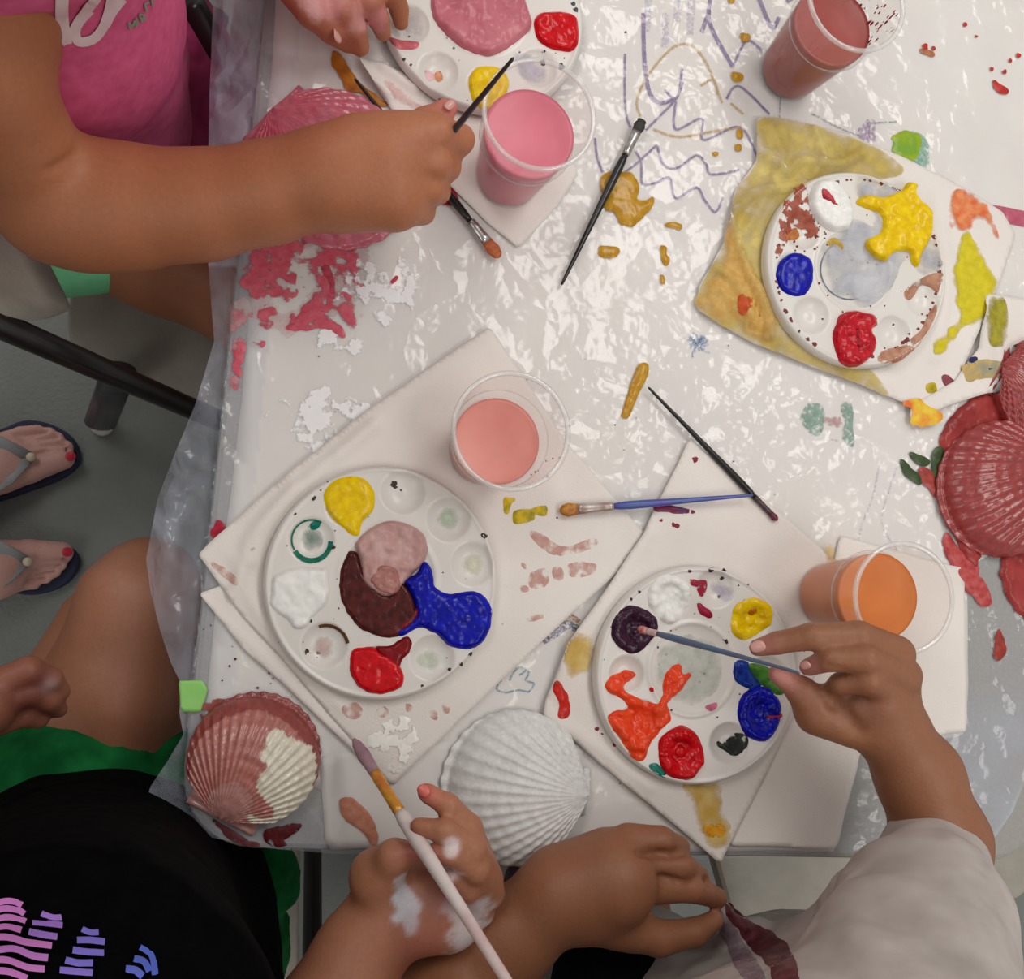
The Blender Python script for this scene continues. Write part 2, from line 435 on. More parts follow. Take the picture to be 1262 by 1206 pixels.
def skin(prims, h, base, spots=(), creases=(), relaxn=2):
    """body surface; base = sRGB skin; spots = (point, radius, sRGB, strength) paint, flush and painted-in shading; creases = (a, b, depth, width)"""
    V, F = blob(prims, h); V = relax(V, F, relaxn)
    Nn = vnormals(V, F)
    for a, b, dep, wd in creases:
        a = np.array(a); b = np.array(b); ab = b-a; t = np.clip(((V-a)@ab)/((ab**2).sum()+1e-12), 0, 1)
        dd = np.linalg.norm(V-(a+t[:, None]*ab), axis=1); V = V-Nn*(dep*np.exp(-(dd/wd)**2))[:, None]
    C = np.tile(np.array(lin(base)[:3]), (len(V), 1)); C *= (1+.07*fbm(V*45, 3))[:, None]
    for p, r, c, st in spots:
        dd = np.linalg.norm(V-np.array(p), axis=1)
        if st >= 1: mk = 1/(1+np.exp(-(1-dd/r+.55*fbm(V*110, 3))*14))
        else: mk = st*np.exp(-(dd/r)**2)
        C = C*(1-mk[:, None])+np.array(lin(c)[:3])*mk[:, None]
    return V, F, C
def nail(name, a, tip, upn, wd, ln, m, parent, label=None):
    """curved nail plate lying at a, pointing to tip"""
    d = (Vector(tip)-Vector(a)).normalized(); n = Vector(upn); n = (n-d*n.dot(d)).normalized(); s = d.cross(n)
    V = []; F = []; R = 8
    for i in range(R):
        for j in range(R):
            u = i/(R-1)*2-1; v = j/(R-1)*2-1
            x = u*math.sqrt(1-.45*v*v); y = v*math.sqrt(1-.45*u*u)
            V.append(Vector(a)+d*x*ln/2+s*y*wd/2+n*(.0012-.0022*(y*y)-.0006*x*x))
    for i in range(R-1):
        for j in range(R-1): q = i*R+j; F.append((q, q+1, q+R+1, q+R))
    o = obj(name, V, F, m, parent, label=label); sm = o.modifiers.new('t', 'SOLIDIFY'); sm.thickness = .0006; return o

# ================================================================ setting
ZT = 0.75
xL, yB = P(250, 720, ZT).x, P(700, 1053, ZT).y
xR = P(1292, 900, ZT).x; yT = yB+1.45
floor_m = mat('floor_paint', (114, 118, 114), (128, 132, 128), rough=.55, scale=9, bump=.0012, bscale=160, detail=8, lo=.3, hi=.7)
V, F = [(-3, -3, 0), (3, -3, 0), (3, 3, 0), (-3, 3, 0)], [(0, 1, 2, 3)]
fl = obj('floor', V, F, floor_m, smooth=False, origin=(0, 0, 0)); fl['kind'] = 'structure'
V, F = merge([rbox((-.62, -3+.75*0, .0012), (.004, 5.9, .0016)), rbox((1.2, 0, .0012), (.004, 5.9, .0016))])
# ---------------------------------------------------------------- table
def rrect(x0, x1, y0, y1, r, k=8):
    o = []
    for cx_, cy_, a0 in ((x1-r, y1-r, 0), (x0+r, y1-r, 90), (x0+r, y0+r, 180), (x1-r, y0+r, 270)):
        for i in range(k+1): a = math.radians(a0+90*i/k); o.append((cx_+r*math.cos(a), cy_+r*math.sin(a)))
    return o
def slab(outline, z0, z1, bev=.004):
    n = len(outline); c = np.mean(outline, 0); V = []; F = []
    def ins(d):
        o = []
        for i, p in enumerate(outline):
            p = np.array(p); a = np.array(outline[i-1]); b = np.array(outline[(i+1) % n]); t = (b-a)/(np.linalg.norm(b-a)+1e-9); nn = np.array([-t[1], t[0]]); o.append(p+nn*d)
        return o
    rings = [(z0, bev), (z0+bev, 0), (z1-bev, 0), (z1-bev*.3, bev*.3), (z1, bev)]
    for z, d in rings: V += [(p[0], p[1], z) for p in ins(d)]
    for r in range(len(rings)-1):
        for i in range(n): j = (i+1) % n; F.append((r*n+i, r*n+j, (r+1)*n+j, (r+1)*n+i))
    F.append(tuple(range(n))[::-1]); F.append(tuple((len(rings)-1)*n+i for i in range(n))); return V, F
table = thing('folding_table', ((xL+xR)/2, (yB+yT)/2, 0), 'pale grey plastic folding table covered with drawings, napkins and clear film', 'table')
topm = mat('table_plastic', (150, 148, 144), (157, 155, 151), rough=.5, scale=300, bump=.0003, bscale=400)
steel = mat('dark_steel', (70, 72, 75), (85, 87, 90), rough=.35, metal=.7)
obj('table_top', *slab(rrect(xL, xR, yB, yT, .055), ZT-.042, ZT, .005), topm, table, smooth=False)
for i in (0, 1): obj('under_frame', *rbox(((xL+xR)/2, yB+.10+1.25*i, ZT-.055), (.6, .03, .025), 0, .005), steel, table, smooth=False)
for sx in (xL+.11, xR-.11):
    for sy in (yB+.16, yT-.16):
        obj('leg', *tube([(sx, sy, ZT-.045), (sx, sy, .0)], .014, 16), steel, table)
# ---------------------------------------------------------------- drawing papers under the film
paper_m = mat('drawing_paper', (226, 221, 215), (231, 226, 220), rough=.8, scale=14)
ZP = ZT+.0003
paper, _ = cloth('paper_sheet', [(350, -130), (318, 290), (290, 560), (256, 830), (250, 905), (395, 975), (640, 985), (900, 960), (1062, 930), (1192, 905), (1192, 700), (1290, 640), (1290, -130)], ZP, paper_m, amp=.0001, thick=.0003, res=14)
tag(paper, 'large white paper covering the table, with purple crayon zigzags along the top', 'paper')
paper2, _ = cloth('paper_sheet', [(392, 930), (402, 1046), (640, 1049), (1030, 1049), (1060, 932), (890, 925), (640, 900)], ZP+.0004, paper_m, amp=.0001, thick=.0003, res=10)
tag(paper2, 'white paper along the bottom table edge under the white shell', 'paper')
hp = plane(ZP+.0006); hp2 = plane(ZP+.001)
cray_v = paintmat('purple_crayon', (126, 100, 146), (158, 138, 176), rough=.7, ragged=(900, .42, .25))
cray_l = paintmat('lilac_crayon', (186, 174, 206), (204, 194, 218), rough=.7, ragged=(500, .5, .3, .6))
cray_y = paintmat('ochre_crayon', (196, 158, 90), (206, 175, 120), rough=.7, ragged=(800, .44, .3))
c = lambda pts: crop(720, 0, 3.768, pts)
ribbons('crayon_drawing', [
    c([(190, 250), (188, 400), (195, 530), (215, 590)]), c([(50, 640), (60, 730), (85, 800)]),
    c([(340, 480+200), (365, 760), (430, 780), (520, 722), (565, 760), (590, 810), (720, 790)]),
    c([(240, 700), (265, 760), (270, 850), (330, 850), (395, 825), (425, 920), (520, 870), (560, 930), (610, 985), (645, 915)]),
    c([(190, 800), (260, 745), (338, 672)]), c([(285, 605), (360, 530), (425, 460), (460, 380)]),
    c([(425, 330+140), (425, 600), (545, 550), (555, 650), (720, 590), (800, 720)]), c([(370, 415), (430, 455), (455, 320)]),
    c([(660, 460), (720, 400), (860, 530)]), c([(690, 310), (755, 190), (830, 240)])], 3.0, hp, cray_v, paper)
ribbons('crayon_drawing', [c([(275, 60), (278, 250), (300, 420), (350, 478), (415, 460)]), c([(600, -60), (578, 60), (600, 150), (690, 310)]), c([(545, 150), (578, 60)]), c([(810, -10), (870, 125), (905, 80)]), c([(940, 10), (1010, -40)])], 5.0, hp, cray_v, paper)
ribbons('crayon_drawing', [c([(435, -30), (430, 100)]), c([(500, -30), (490, 160)]), c([(380, 60), (375, 220)]), c([(300, -20), (290, 150)])], 9, hp, cray_l, paper)
ribbons('crayon_drawing', [c([(260, 540), (245, 470), (290, 360), (400, 230), (480, 205), (540, 250), (590, 340), (640, 480)]), c([(320, 600), (440, 635), (600, 610), (730, 590)]), c([(540, 400), (600, 370), (620, 440)]), c([(680, 480), (740, 530)])], 3.2, hp, cray_y, paper)
# cartoon cloud, rainbow, small scribbles
cray_b = paintmat('teal_crayon', (110, 145, 165), (135, 165, 185), rough=.7, ragged=(900, .5, .2))
ribbons('crayon_drawing', [[(618, 838), (612, 848), (622, 853), (640, 850), (652, 852), (658, 842), (648, 838), (652, 828), (640, 822), (632, 830), (628, 838)], [(640, 832), (648, 826)]], 2.4, hp, cray_b, paper)
for cc, off in (((196, 110, 50), 0), ((205, 160, 60), 5), ((95, 110, 140), 10), ((110, 85, 135), 15)):
    ribbon('rainbow_band', [(668+off*.1, 788+off*.2), (684, 768+off), (700, 757+off), (714, 766+off*.9)], 6, hp, paintmat('crayon_%d' % off, cc, rough=.7, ragged=(600, .5, .3)), paper)
blue_s = paintmat('blue_crayon', (120, 150, 190), (150, 175, 210), rough=.7, ragged=(700, .5, .3))
st = []
for i in range(13):
    a = i*2*PI/13+.3*math.sin(i*2.1); r0 = 3; r1 = 12+5*math.sin(i*3.7)
    st.append([(861+r0*math.cos(a), 425+r0*math.sin(a)), (861+r1*.6*math.cos(a+.2), 425+r1*.6*math.sin(a+.2)), (861+r1*math.cos(a-.1), 425+r1*math.sin(a-.1))])
st.append([(852+4*math.cos(i*1.9)+i*.9, 420+6*math.sin(i*2.3)) for i in range(18)])
ribbons('crayon_drawing', st, 2.4, hp, blue_s, paper)
gm = paintmat('green_wash', (120, 158, 138), (138, 172, 152), rough=.6, ragged=(260, .35, .3)); pm = paintmat('pink_wash', (190, 140, 140), (205, 165, 162), rough=.6, ragged=(260, .35, .3))
d = lambda pts: crop(880, 400, 3.016, pts)
paint('paint_mark', d([(330, 320), (350, 292), (395, 295), (410, 330), (410, 365), (395, 410), (360, 405), (335, 375), (322, 350)]), hp, gm, paper, .0003, 1)
paint('paint_mark', d([(480, 290), (510, 290), (520, 330), (515, 370), (525, 420), (515, 455), (485, 440), (475, 400), (485, 360), (470, 320)]), hp, gm, paper, .0003, 1)
paint('paint_mark', d([(405, 335), (430, 345), (465, 340), (475, 375), (445, 382), (410, 365)]), hp, pm, paper, .0003, 1)
ribbons('crayon_drawing', [d([(615, 520), (590, 640), (545, 760), (530, 860)]), d([(680, 530), (650, 620), (625, 740), (700, 860)]), d([(435, 425), (465, 432)])], 2.2, hp, cray_l, paper)
ribbons('crayon_drawing', [[(1000, 140), (1040, 160), (1062, 168)], [(962, 120), (960, 150)], [(1072, 150), (1070, 185)], [(1068, 152), (1105, 150)]], 2.2, hp, paintmat('grey_crayon', (150, 155, 165), rough=.7, ragged=(800, .5, .3)), paper)
paint('paint_mark', crop(800, 0, 2.732, [(735, 400), (760, 415), (762, 470), (745, 490), (715, 465), (705, 440)]), hp, paintmat('violet_wash', (165, 120, 175), (190, 160, 195), rough=.6, ragged=(300, .45, .3)), paper, .0003, 2)
paint('paint_mark', crop(800, 0, 2.732, [(870, 440), (910, 450), (940, 480), (940, 560), (900, 560), (870, 530)]), hp, paintmat('teal_wash', (130, 175, 160), (150, 190, 175), rough=.6, ragged=(300, .35, .3)), paper, .0003, 2)
paint('paint_mark', crop(800, 0, 2.732, [(1140, 690), (1262, 710), (1300, 720), (1300, 765), (1220, 755), (1140, 735)]), hp, paintmat('crimson_band', (180, 60, 90), (195, 85, 110), rough=.6), paper, .0003, 0)
# ---------------------------------------------------------------- clear film over everything
rr = np.array(rrect(xL, xR, yB, yT, .055))
FILM = [(263, 0), (258, 120), (255, 300), (260, 370), (264, 420), (240, 500), (215, 560), (194, 615), (180, 690), (186, 730), (197, 775), (210, 815), (222, 840), (221, 878), (226, 905), (205, 940), (186, 968), (172, 1010), (205, 1020), (258, 1030), (300, 1040), (340, 1046), (420, 1052), (520, 1050), (600, 1053), (700, 1052), (800, 1057), (880, 1058), (960, 1054), (1060, 1054), (1150, 1062), (1205, 1048), (1228, 1030), (1248, 1000), (1262, 965), (1300, 930), (1320, 600), (1320, -140), (265, -140)]
pl = np.array(FILM, float); out = []
for i in range(len(pl)):
    a, b = pl[i], pl[(i+1) % len(pl)]; k = max(1, int(np.linalg.norm(b-a)/9))
    for t in range(k): out.append(a+(b-a)*t/k)
pl = np.array(out); pl[:, 1] = np.where(pl[:, 1] > 1000, pl[:, 1]+2.0*fbm(np.c_[pl*.03, np.full(len(pl), 2.)], 2), pl[:, 1])
q, dd, F = patchgrid(pl, 4.0)
W = np.array([tuple(P(x, y, ZT)) for x, y in q]); din, _ = polydist(W[:, :2].copy(), rr); outd = np.clip(-din, 0, 1)
W2 = W.copy(); zz = ZT+.0016+.0007*fbm(W*np.array([30, 30, 1]), 3)
drop = .38*outd+.9*np.clip(outd-.03, 0, 1); bil = fbm(np.c_[W[:, :2]*16, np.zeros(len(W))], 3)*np.clip(outd/.03, 0, 1)*.012
bil += -np.abs(fbm(np.c_[W[:, :2]*28, np.ones(len(W))*4], 3))*np.clip(outd/.02, 0, 1)*.022
br = 1/(1+np.exp(-((q[:, 0]-1150)/25)))/(1+np.exp(-((q[:, 1]-880)/25)))
zz = zz+br*.004*np.abs(fbm(np.c_[W[:, :2]*40, np.ones(len(W))], 3))
zf = np.where(outd > 0, np.maximum(ZT+.0016-drop, ZT-.12)+bil, zz)
V = np.array([tuple(P(x, y, z)) for (x, y), z in zip(q, zf)])
haze = .07+.20*np.clip(outd/.004, 0, 1)+.30*br+.32*np.clip((din < .035)*(q[:, 0] < 340)*(q[:, 1] < 330), 0, 1)*(outd > 0)
haze += .12*((din < .03) & (din > 0) & (q[:, 0] < 400))
film_m = filmmat('clear_film', hazecol=(214, 220, 236), rough=.15, gl=.8, bump=.0034, bscale=20, attrhaze=True)
film = obj('plastic_film', V, F, film_m, attrs={'haze': haze}); tag(film, 'clear crinkled plastic sheet over the table, hanging past its left edge', 'plastic sheet')
hf_ = bvh_of(V, F); hf = onto(hf_, ZT+.002)
# paint on the film
pink_m = paintmat('pink_smear', (200, 82, 100), (214, 105, 120), rough=.3, ragged=(120, .49, .08))
pinkt_m = paintmat('pink_smear_thin', (212, 120, 132), (225, 160, 165), rough=.35, ragged=(110, .52, .12, .75))
e = lambda pts: crop(270, 100, 3.174, pts)
paint('paint_smear', e([(150, 620), (330, 600), (300, 700), (305, 800), (290, 870), (240, 850), (200, 880), (150, 870), (100, 830), (60, 790), (90, 740), (120, 690)]), hf, pink_m, film, .0006, 4, label='deep pink brushed smear')
paint('paint_smear', e([(300, 600), (560, 620), (560, 900), (500, 1000), (380, 980), (250, 950), (290, 900), (330, 850)]), hf, paintmat('pink_smear_b', (200, 80, 100), (212, 105, 120), rough=.3, ragged=(95, .59, .07)), film, .0006, 4)
paint('paint_smear', e([(340, 870), (380, 830), (410, 900), (480, 960), (500, 1000), (420, 975), (330, 980), (255, 960), (300, 925)]), hf, paintmat('pink_smear_c', (198, 78, 98), (210, 100, 115), rough=.3, ragged=(110, .45, .07)), film, .0008, 3)
paint('paint_smear', e([(150, 890), (215, 895), (210, 960), (150, 960)]), hf, pink_m, film, .0006, 4)
paint('paint_smear', e([(138, 1010), (180, 1015), (175, 1040), (140, 1040)]), hf, pink_m, film, .0005, 2)
paint('paint_smear', e([(45, 890), (130, 880), (120, 980), (100, 1050), (90, 1140), (60, 1200), (40, 1190), (55, 1060), (45, 960)]), hf, pinkt_m, film, .0004, 3)
paint('paint_smear', e([(55, 1030), (95, 1020), (95, 1100), (85, 1170), (60, 1210), (50, 1120)]), hf, pink_m, film, .0006, 2)
paint('paint_smear', e([(400, 690), (440, 740), (460, 830), (440, 855), (420, 800)]), hf, paintmat('pink_smear_d', (200, 80, 98), rough=.3, ragged=(90, .3, .03)), film, .0008, 2)
paint('paint_smear', e([(130, 640), (250, 610), (560, 560), (600, 700), (580, 800), (480, 900), (300, 980), (150, 1000), (60, 900)]), hf, paintmat('white_pink_smear', (228, 190, 192), (236, 215, 214), rough=.35, ragged=(40, .56, .06, .5)), film, .0001, 5, base=.00005)
paint('paint_smear', e([(130, 215), (185, 210), (180, 235), (135, 240)]), hf, paintmat('deep_red_smear', (165, 45, 62), rough=.3), film, .0006, 2)
paint('paint_smear', e([(455, 645), (520, 648), (520, 668), (465, 668)]), hf, pink_m, film, .0006, 1)
paint('paint_smear', e([(668, 785), (690, 762), (703, 770), (680, 792)]), hf, paintmat('pink_fleck', (205, 70, 90), rough=.3), film, .0006, 1)
wsm = paintmat('white_smear', (248, 247, 250), (252, 251, 252), rough=.3, ragged=(70, .63, .05, .9))
paint('paint_smear', [(300, 460), (360, 420), (440, 440), (500, 400), (520, 330), (470, 300), (420, 330), (400, 400), (330, 430)], hf, wsm, film, .0002, 5, base=.0001, label='thin white paint smear')
paint('paint_smear', [(330, 500), (400, 470), (460, 500), (420, 560), (360, 560)], hf, paintmat('white_smear_b', (248, 247, 250), (252, 251, 252), rough=.3, ragged=(64, .60, .05, .9)), film, .0004, 5, base=.0001)
red_d = paintmat('crimson_paint', (150, 20, 45), (175, 30, 55), rough=.35, ragged=(200, .3, .05))
paint('paint_spot', [(262, 650), (270, 642), (278, 648), (277, 658), (268, 664), (262, 658)], hf, red_d, film, .0006, 3)
gold = paintmat('gold_paint', (176, 128, 30), (196, 150, 50), rough=.18)
paint('paint_puddle', c([(75, 830), (110, 800), (180, 795), (235, 815), (255, 870), (245, 920), (285, 930), (320, 915), (315, 960), (270, 1010), (230, 1050), (165, 1040), (140, 990), (95, 970), (100, 910), (75, 880)]), hf, gold, film, .0022, 1, soft=9, label='ochre gold paint puddle under the brush tip')
for pts in ([(65, 1150), (100, 1140), (160, 1150), (155, 1190), (100, 1198), (68, 1185)], [(375, 1040), (410, 1030), (450, 1045), (440, 1070), (400, 1055), (375, 1058)], [(355, 1140), (380, 1145), (385, 1180), (400, 1205), (380, 1235), (355, 1190)], [(352, 1280), (372, 1285), (372, 1330), (355, 1325)],
            [(725, 155), (765, 160), (765, 190), (730, 190)], [(685, 335), (730, 340), (735, 372), (690, 375)], [(700, 670), (730, 672), (732, 700), (700, 702)], [(595, 705), (622, 708), (618, 725), (598, 722)], [(710, 600), (735, 605), (732, 645), (712, 640)], [(670, -8), (700, -5), (698, 14), (672, 12)]):
    paint('paint_drop', c(pts), hf, gold, film, .0012, 1, soft=5)
paint('paint_streak', crop(500, 400, 3.005, [(800, 325), (830, 230), (855, 160), (880, 140), (900, 150), (895, 190), (860, 260), (835, 325), (820, 348), (803, 342)]), hf, gold, film, .002, .6, label='long gold paint streak')
dots('paint_specks', [(rng.uniform(250, 420), rng.uniform(770, 900), rng.uniform(.8, 2.2)) for i in range(45)]+[(rng.uniform(380, 1150), rng.uniform(380, 620), rng.uniform(.5, 1.1)) for i in range(26)], hf, paintmat('dark_speck', (105, 30, 45), rough=.5), film)
dots('paint_specks', [(1190, 30, 3), (1203, 45, 2), (1238, 88, 3), (1245, 75, 3), (1255, 68, 3), (1150, 60, 3), (1140, 58, 4), (1222, 85, 2.5)], hf, paintmat('red_speck', (200, 50, 40), rough=.4), film)
paint('paint_streak', crop(800, 0, 2.732, [(1150, 255), (1175, 280), (1210, 305), (1200, 320), (1165, 300)]), hf, paintmat('red_streak', (205, 55, 48), rough=.35, ragged=(150, .3, .05)), film, .0008, 1)
paint('paint_streak', crop(800, 0, 2.732, [(912, 160), (955, 175), (960, 190), (920, 178)]), hf, paintmat('brown_streak', (190, 120, 80), rough=.35, ragged=(150, .3, .05)), film, .0008, 1)
paint('paint_smear', crop(800, 0, 2.732, [(820, 470), (850, 440), (895, 445), (915, 470), (905, 520), (870, 545), (830, 515)]), hf, paintmat('lime_paint', (165, 180, 20), (120, 165, 50), rough=.3, scale=60), film, .001, 2)
# red paint mass round the shells at right
brick = paintmat('brick_paint', (136, 42, 42), (164, 62, 58), rough=.3, scale=45)
g = lambda pts: crop(1060, 380, 3.767, pts)
paint('paint_puddle', g([(440, 480), (520, 420), (620, 400), (740, 420), (860, 400), (860, 700), (860, 1300), (740, 1340), (720, 1220), (640, 1130), (570, 1100), (545, 1200), (480, 1170), (440, 1060), (400, 960), (380, 860), (400, 700), (370, 600)]), hf, brick, film, .003, 3, soft=8, label='thick brick red paint around the shells')
paint('paint_puddle', d([(870, 770), (920, 850), (975, 870), (990, 930), (1040, 1030), (1000, 1045), (950, 1000), (900, 940), (870, 860), (850, 800)]), hf, paintmat('brick_paint_b', (168, 60, 60), (192, 90, 88), rough=.3, ragged=(120, .25, .04)), film, .0015, 2)
paint('paint_puddle', d([(1065, 860), (1145, 790), (1180, 800), (1180, 1080), (1140, 1080), (1080, 1000)]), hf, brick, film, .003, 2)
paint('paint_smear', d([(1055, 1130), (1085, 1190), (1080, 1230), (1050, 1250), (1038, 1215)]), hf, paintmat('brick_paint_c', (165, 60, 52), rough=.35, ragged=(150, .25, .04)), film, .001, 1)
paint('paint_smear', d([(855, 820), (895, 860), (915, 905), (890, 895), (862, 860)]), hf, paintmat('brick_paint_d', (175, 55, 55), rough=.3, ragged=(150, .25, .04)), film, .001, 1)
dg = paintmat('dark_green_paint', (52, 70, 50), (70, 88, 45), rough=.35, ragged=(160, .3, .05))
paint('paint_smear', g([(185, 700), (215, 710), (250, 750), (290, 790), (275, 820), (235, 800), (200, 760)]), hf, dg, film, .001, 1)
paint('paint_smear', g([(230, 665), (300, 690), (330, 710), (300, 735), (255, 715)]), hf, dg, film, .001, 1)
paint('paint_smear', g([(340, 660), (380, 640), (395, 720), (395, 860), (375, 900), (345, 800), (330, 720)]), hf, dg, film, .001, 1)
paint('paint_smear', g([(265, 740), (330, 750), (360, 830), (385, 900), (350, 880), (310, 830), (280, 800)]), hf, paintmat('brick_paint_e', (178, 75, 68), rough=.3, ragged=(150, .25, .04)), film, .0012, 1)
# green tape at the table edge
tape, _ = cloth('masking_tape', [(219, 839), (248, 838), (255, 850), (246, 877), (222, 877)], ZT+.0026, mat('green_tape', (140, 205, 105), (150, 212, 115), rough=.5), amp=.0003, thick=.0003, res=3)
tag(tape, 'short piece of lime green tape on the film beside the two-tone shell', 'tape')

# ================================================================ napkins
nap_m = mat('napkin_paper', (226, 218, 211), (233, 226, 220), rough=.85, scale=12, bump=.0003, bscale=700)
ZN = ZT+.0030
napb, _ = cloth('napkin', [(245, 732), (330, 700), (620, 740), (640, 760), (620, 830), (485, 968), (440, 930), (300, 800)], ZN, nap_m, ridges=[([(248, 735), (330, 815), (470, 955)], .0012, 5)], thick=.0007)
tag(napb, 'folded white napkin under the big napkin, its left corner showing', 'napkin', 'white napkins')
nap1, bv1 = cloth('napkin', [(243, 683), (345, 590), (445, 510), (603, 402), (624, 432), (700, 545), (795, 657), (760, 705), (668, 790), (600, 855), (483, 968), (430, 908), (370, 840), (300, 760)], ZN+.0012, nap_m,
    ridges=[([(312, 690), (326, 650), (380, 590), (460, 525)], .004, 9), ([(285, 735), (300, 700), (308, 660), (360, 600)], .0035, 8), ([(290, 690), (300, 720), (330, 770), (420, 870)], .002, 9), ([(600, 425), (500, 490), (420, 560)], .002, 12)], amp=.0015, thick=.0007)
tag(nap1, 'large white napkin with pink dabs under the palette and the pale pink cup', 'napkin', 'white napkins')
h1 = onto(bv1, ZN+.002)
salm = paintmat('salmon_wash', (200, 140, 130), (215, 170, 158), rough=.7, ragged=(120, .40, .22, .7))
s5 = lambda pts: crop(500, 400, 3.005, pts)
for i, pts in enumerate([[(455, 760), (500, 770), (540, 800), (600, 820), (690, 790), (712, 805), (690, 830), (600, 850), (540, 850), (480, 805)], [(460, 920), (520, 905), (525, 960), (490, 978), (460, 965)], [(545, 900), (580, 900), (580, 945), (550, 945)], [(610, 880), (700, 885), (695, 920), (620, 935), (600, 915)], [(420, 880), (455, 885), (445, 905)], [(425, 965), (460, 970), (450, 990), (430, 985)], [(440, 1090), (505, 1070), (515, 1080), (470, 1100)]]):
    paint('paint_dab', s5(pts), h1, salm, nap1, .0003, 1.2)
s2 = lambda pts: crop(230, 540, 3.005, pts)
for pts in ([(580, 990), (620, 980), (652, 1000), (645, 1030), (610, 1040), (582, 1020)], [(708, 1000), (735, 990), (748, 1015), (728, 1035), (708, 1022)], [(808, 985), (830, 982), (838, 1000), (820, 1012)], [(900, 1010), (925, 1008), (930, 1038), (908, 1040)], [(945, 985), (975, 985), (975, 1015), (955, 1018)], [(1180, 800), (1200, 820), (1200, 832), (1180, 815)], [(80, 450), (140, 480), (190, 520), (180, 545), (120, 500)], [(230, 410), (255, 405), (245, 430), (225, 435)]):
    paint('paint_dab', s2(pts), h1, salm, nap1, .0003, 1)
yel = paintmat('yellow_paint', (240, 208, 4), (224, 180, 0), rough=.22)
oly = paintmat('olive_yellow_paint', (214, 180, 20), (150, 140, 20), rough=.35, ragged=(220, .3, .05))
paint('paint_dab', s5([(365, 640), (410, 645), (390, 665), (380, 700), (365, 690)]), h1, oly, nap1, .0008, 1)
paint('paint_dab', s5([(400, 690), (470, 680), (520, 670), (518, 710), (480, 705), (470, 725), (405, 738)]), h1, oly, nap1, .0008, 1)
paint('paint_dab', crop(370, 860, 3.41, [(290, 150), (370, 95), (450, 80), (490, 150), (480, 230), (400, 330), (370, 300), (380, 230), (300, 220)]), h1, paintmat('white_scrape', (236, 234, 228), (246, 245, 240), rough=.35, ragged=(110, .5, .05)), nap1, .0008, 2)
dots('paint_specks', [(500+x/3.005, 400+y/3.005, r) for x, y, r in ((520, 505, 1), (545, 495, 1.2), (570, 492, 1.2), (480, 545, 1.4), (465, 555, 1.2), (525, 562, 1.8), (490, 540, 1))], h1, paintmat('dull_red', (185, 90, 95), rough=.5), nap1)
# napkin under the lower right palette
nap2, bv2 = cloth('napkin', [(850, 541), (930, 605), (1015, 678), (1040, 700), (1010, 820), (940, 960), (888, 1064), (860, 1040), (780, 975), (720, 925), (668, 882), (672, 862), (700, 790), (720, 762), (795, 652)], ZN+.0024, nap_m,
    ridges=[([(800, 655), (740, 745), (700, 800), (690, 860)], .003, 9), ([(675, 875), (720, 910), (800, 970)], .002, 8)], amp=.0012, thick=.0007)
tag(nap2, 'white napkin with yellow stains under the lower right palette', 'napkin', 'white napkins')
h2 = onto(bv2, ZN+.003)
nap2b, _ = cloth('napkin', [(1035, 660), (1188, 700), (1190, 900), (1060, 925), (1028, 1046), (900, 1042), (930, 940), (1010, 780)], ZN-.0004, nap_m, amp=.0018, thick=.0005, nsc=14)
tag(nap2b, 'flat white napkin at the right, under the hand and the orange cup', 'napkin', 'white napkins')
s6 = lambda pts: crop(660, 660, 2.872, pts)
ywash = paintmat('yellow_wash', (206, 165, 70), (226, 200, 130), rough=.7, ragged=(60, .48, .35, .85, .4), scale=50)
paint('paint_stain', s6([(530, 870), (650, 865), (660, 950), (690, 1040), (685, 1090), (640, 1120), (590, 1080), (570, 1000), (535, 930)]), h2, ywash, nap2, .0003, 3, res=3)
paint('paint_stain', s6([(595, 1025), (650, 1010), (680, 1040), (650, 1070), (600, 1065)]), h2, paintmat('amber_dab', (215, 140, 20), (225, 165, 50), rough=.4, ragged=(170, .4, .1)), nap2, .0006, 2)
paint('paint_stain', s6([(110, 370), (150, 345), (215, 360), (220, 430), (180, 490), (130, 510), (95, 440)]), h2, ywash, nap2, .0003, 2)
paint('paint_stain', s6([(75, 510), (95, 535), (120, 580), (115, 640), (80, 640), (85, 590), (62, 550)]), h2, paintmat('scarlet_dab', (215, 45, 35), rough=.3, ragged=(170, .25, .05)), nap2, .0008, 1)
paint('paint_stain', d([(400, 800), (450, 815), (470, 870), (500, 880), (430, 895), (405, 850)]), h2, ywash, nap2, .0003, 2)
paint('paint_stain', s5([(915, 675), (960, 665), (1070, 690), (1060, 700), (960, 695), (925, 690)]), h2, paintmat('purple_dab', (70, 35, 95), (130, 20, 55), rough=.4, scale=60, ragged=(200, .35, .05)), nap2, .0006, 1)
dots('paint_specks', [(857, 567, 4), (834, 647, 3.5), (830, 646, 3), (815, 641, 2), (736, 898, 3), (742, 904, 1.5), (757, 918, 2.6), (764, 965, 1.3), (855, 565, 2)], h2, paintmat('dark_crimson', (140, 20, 50), rough=.4), nap2)
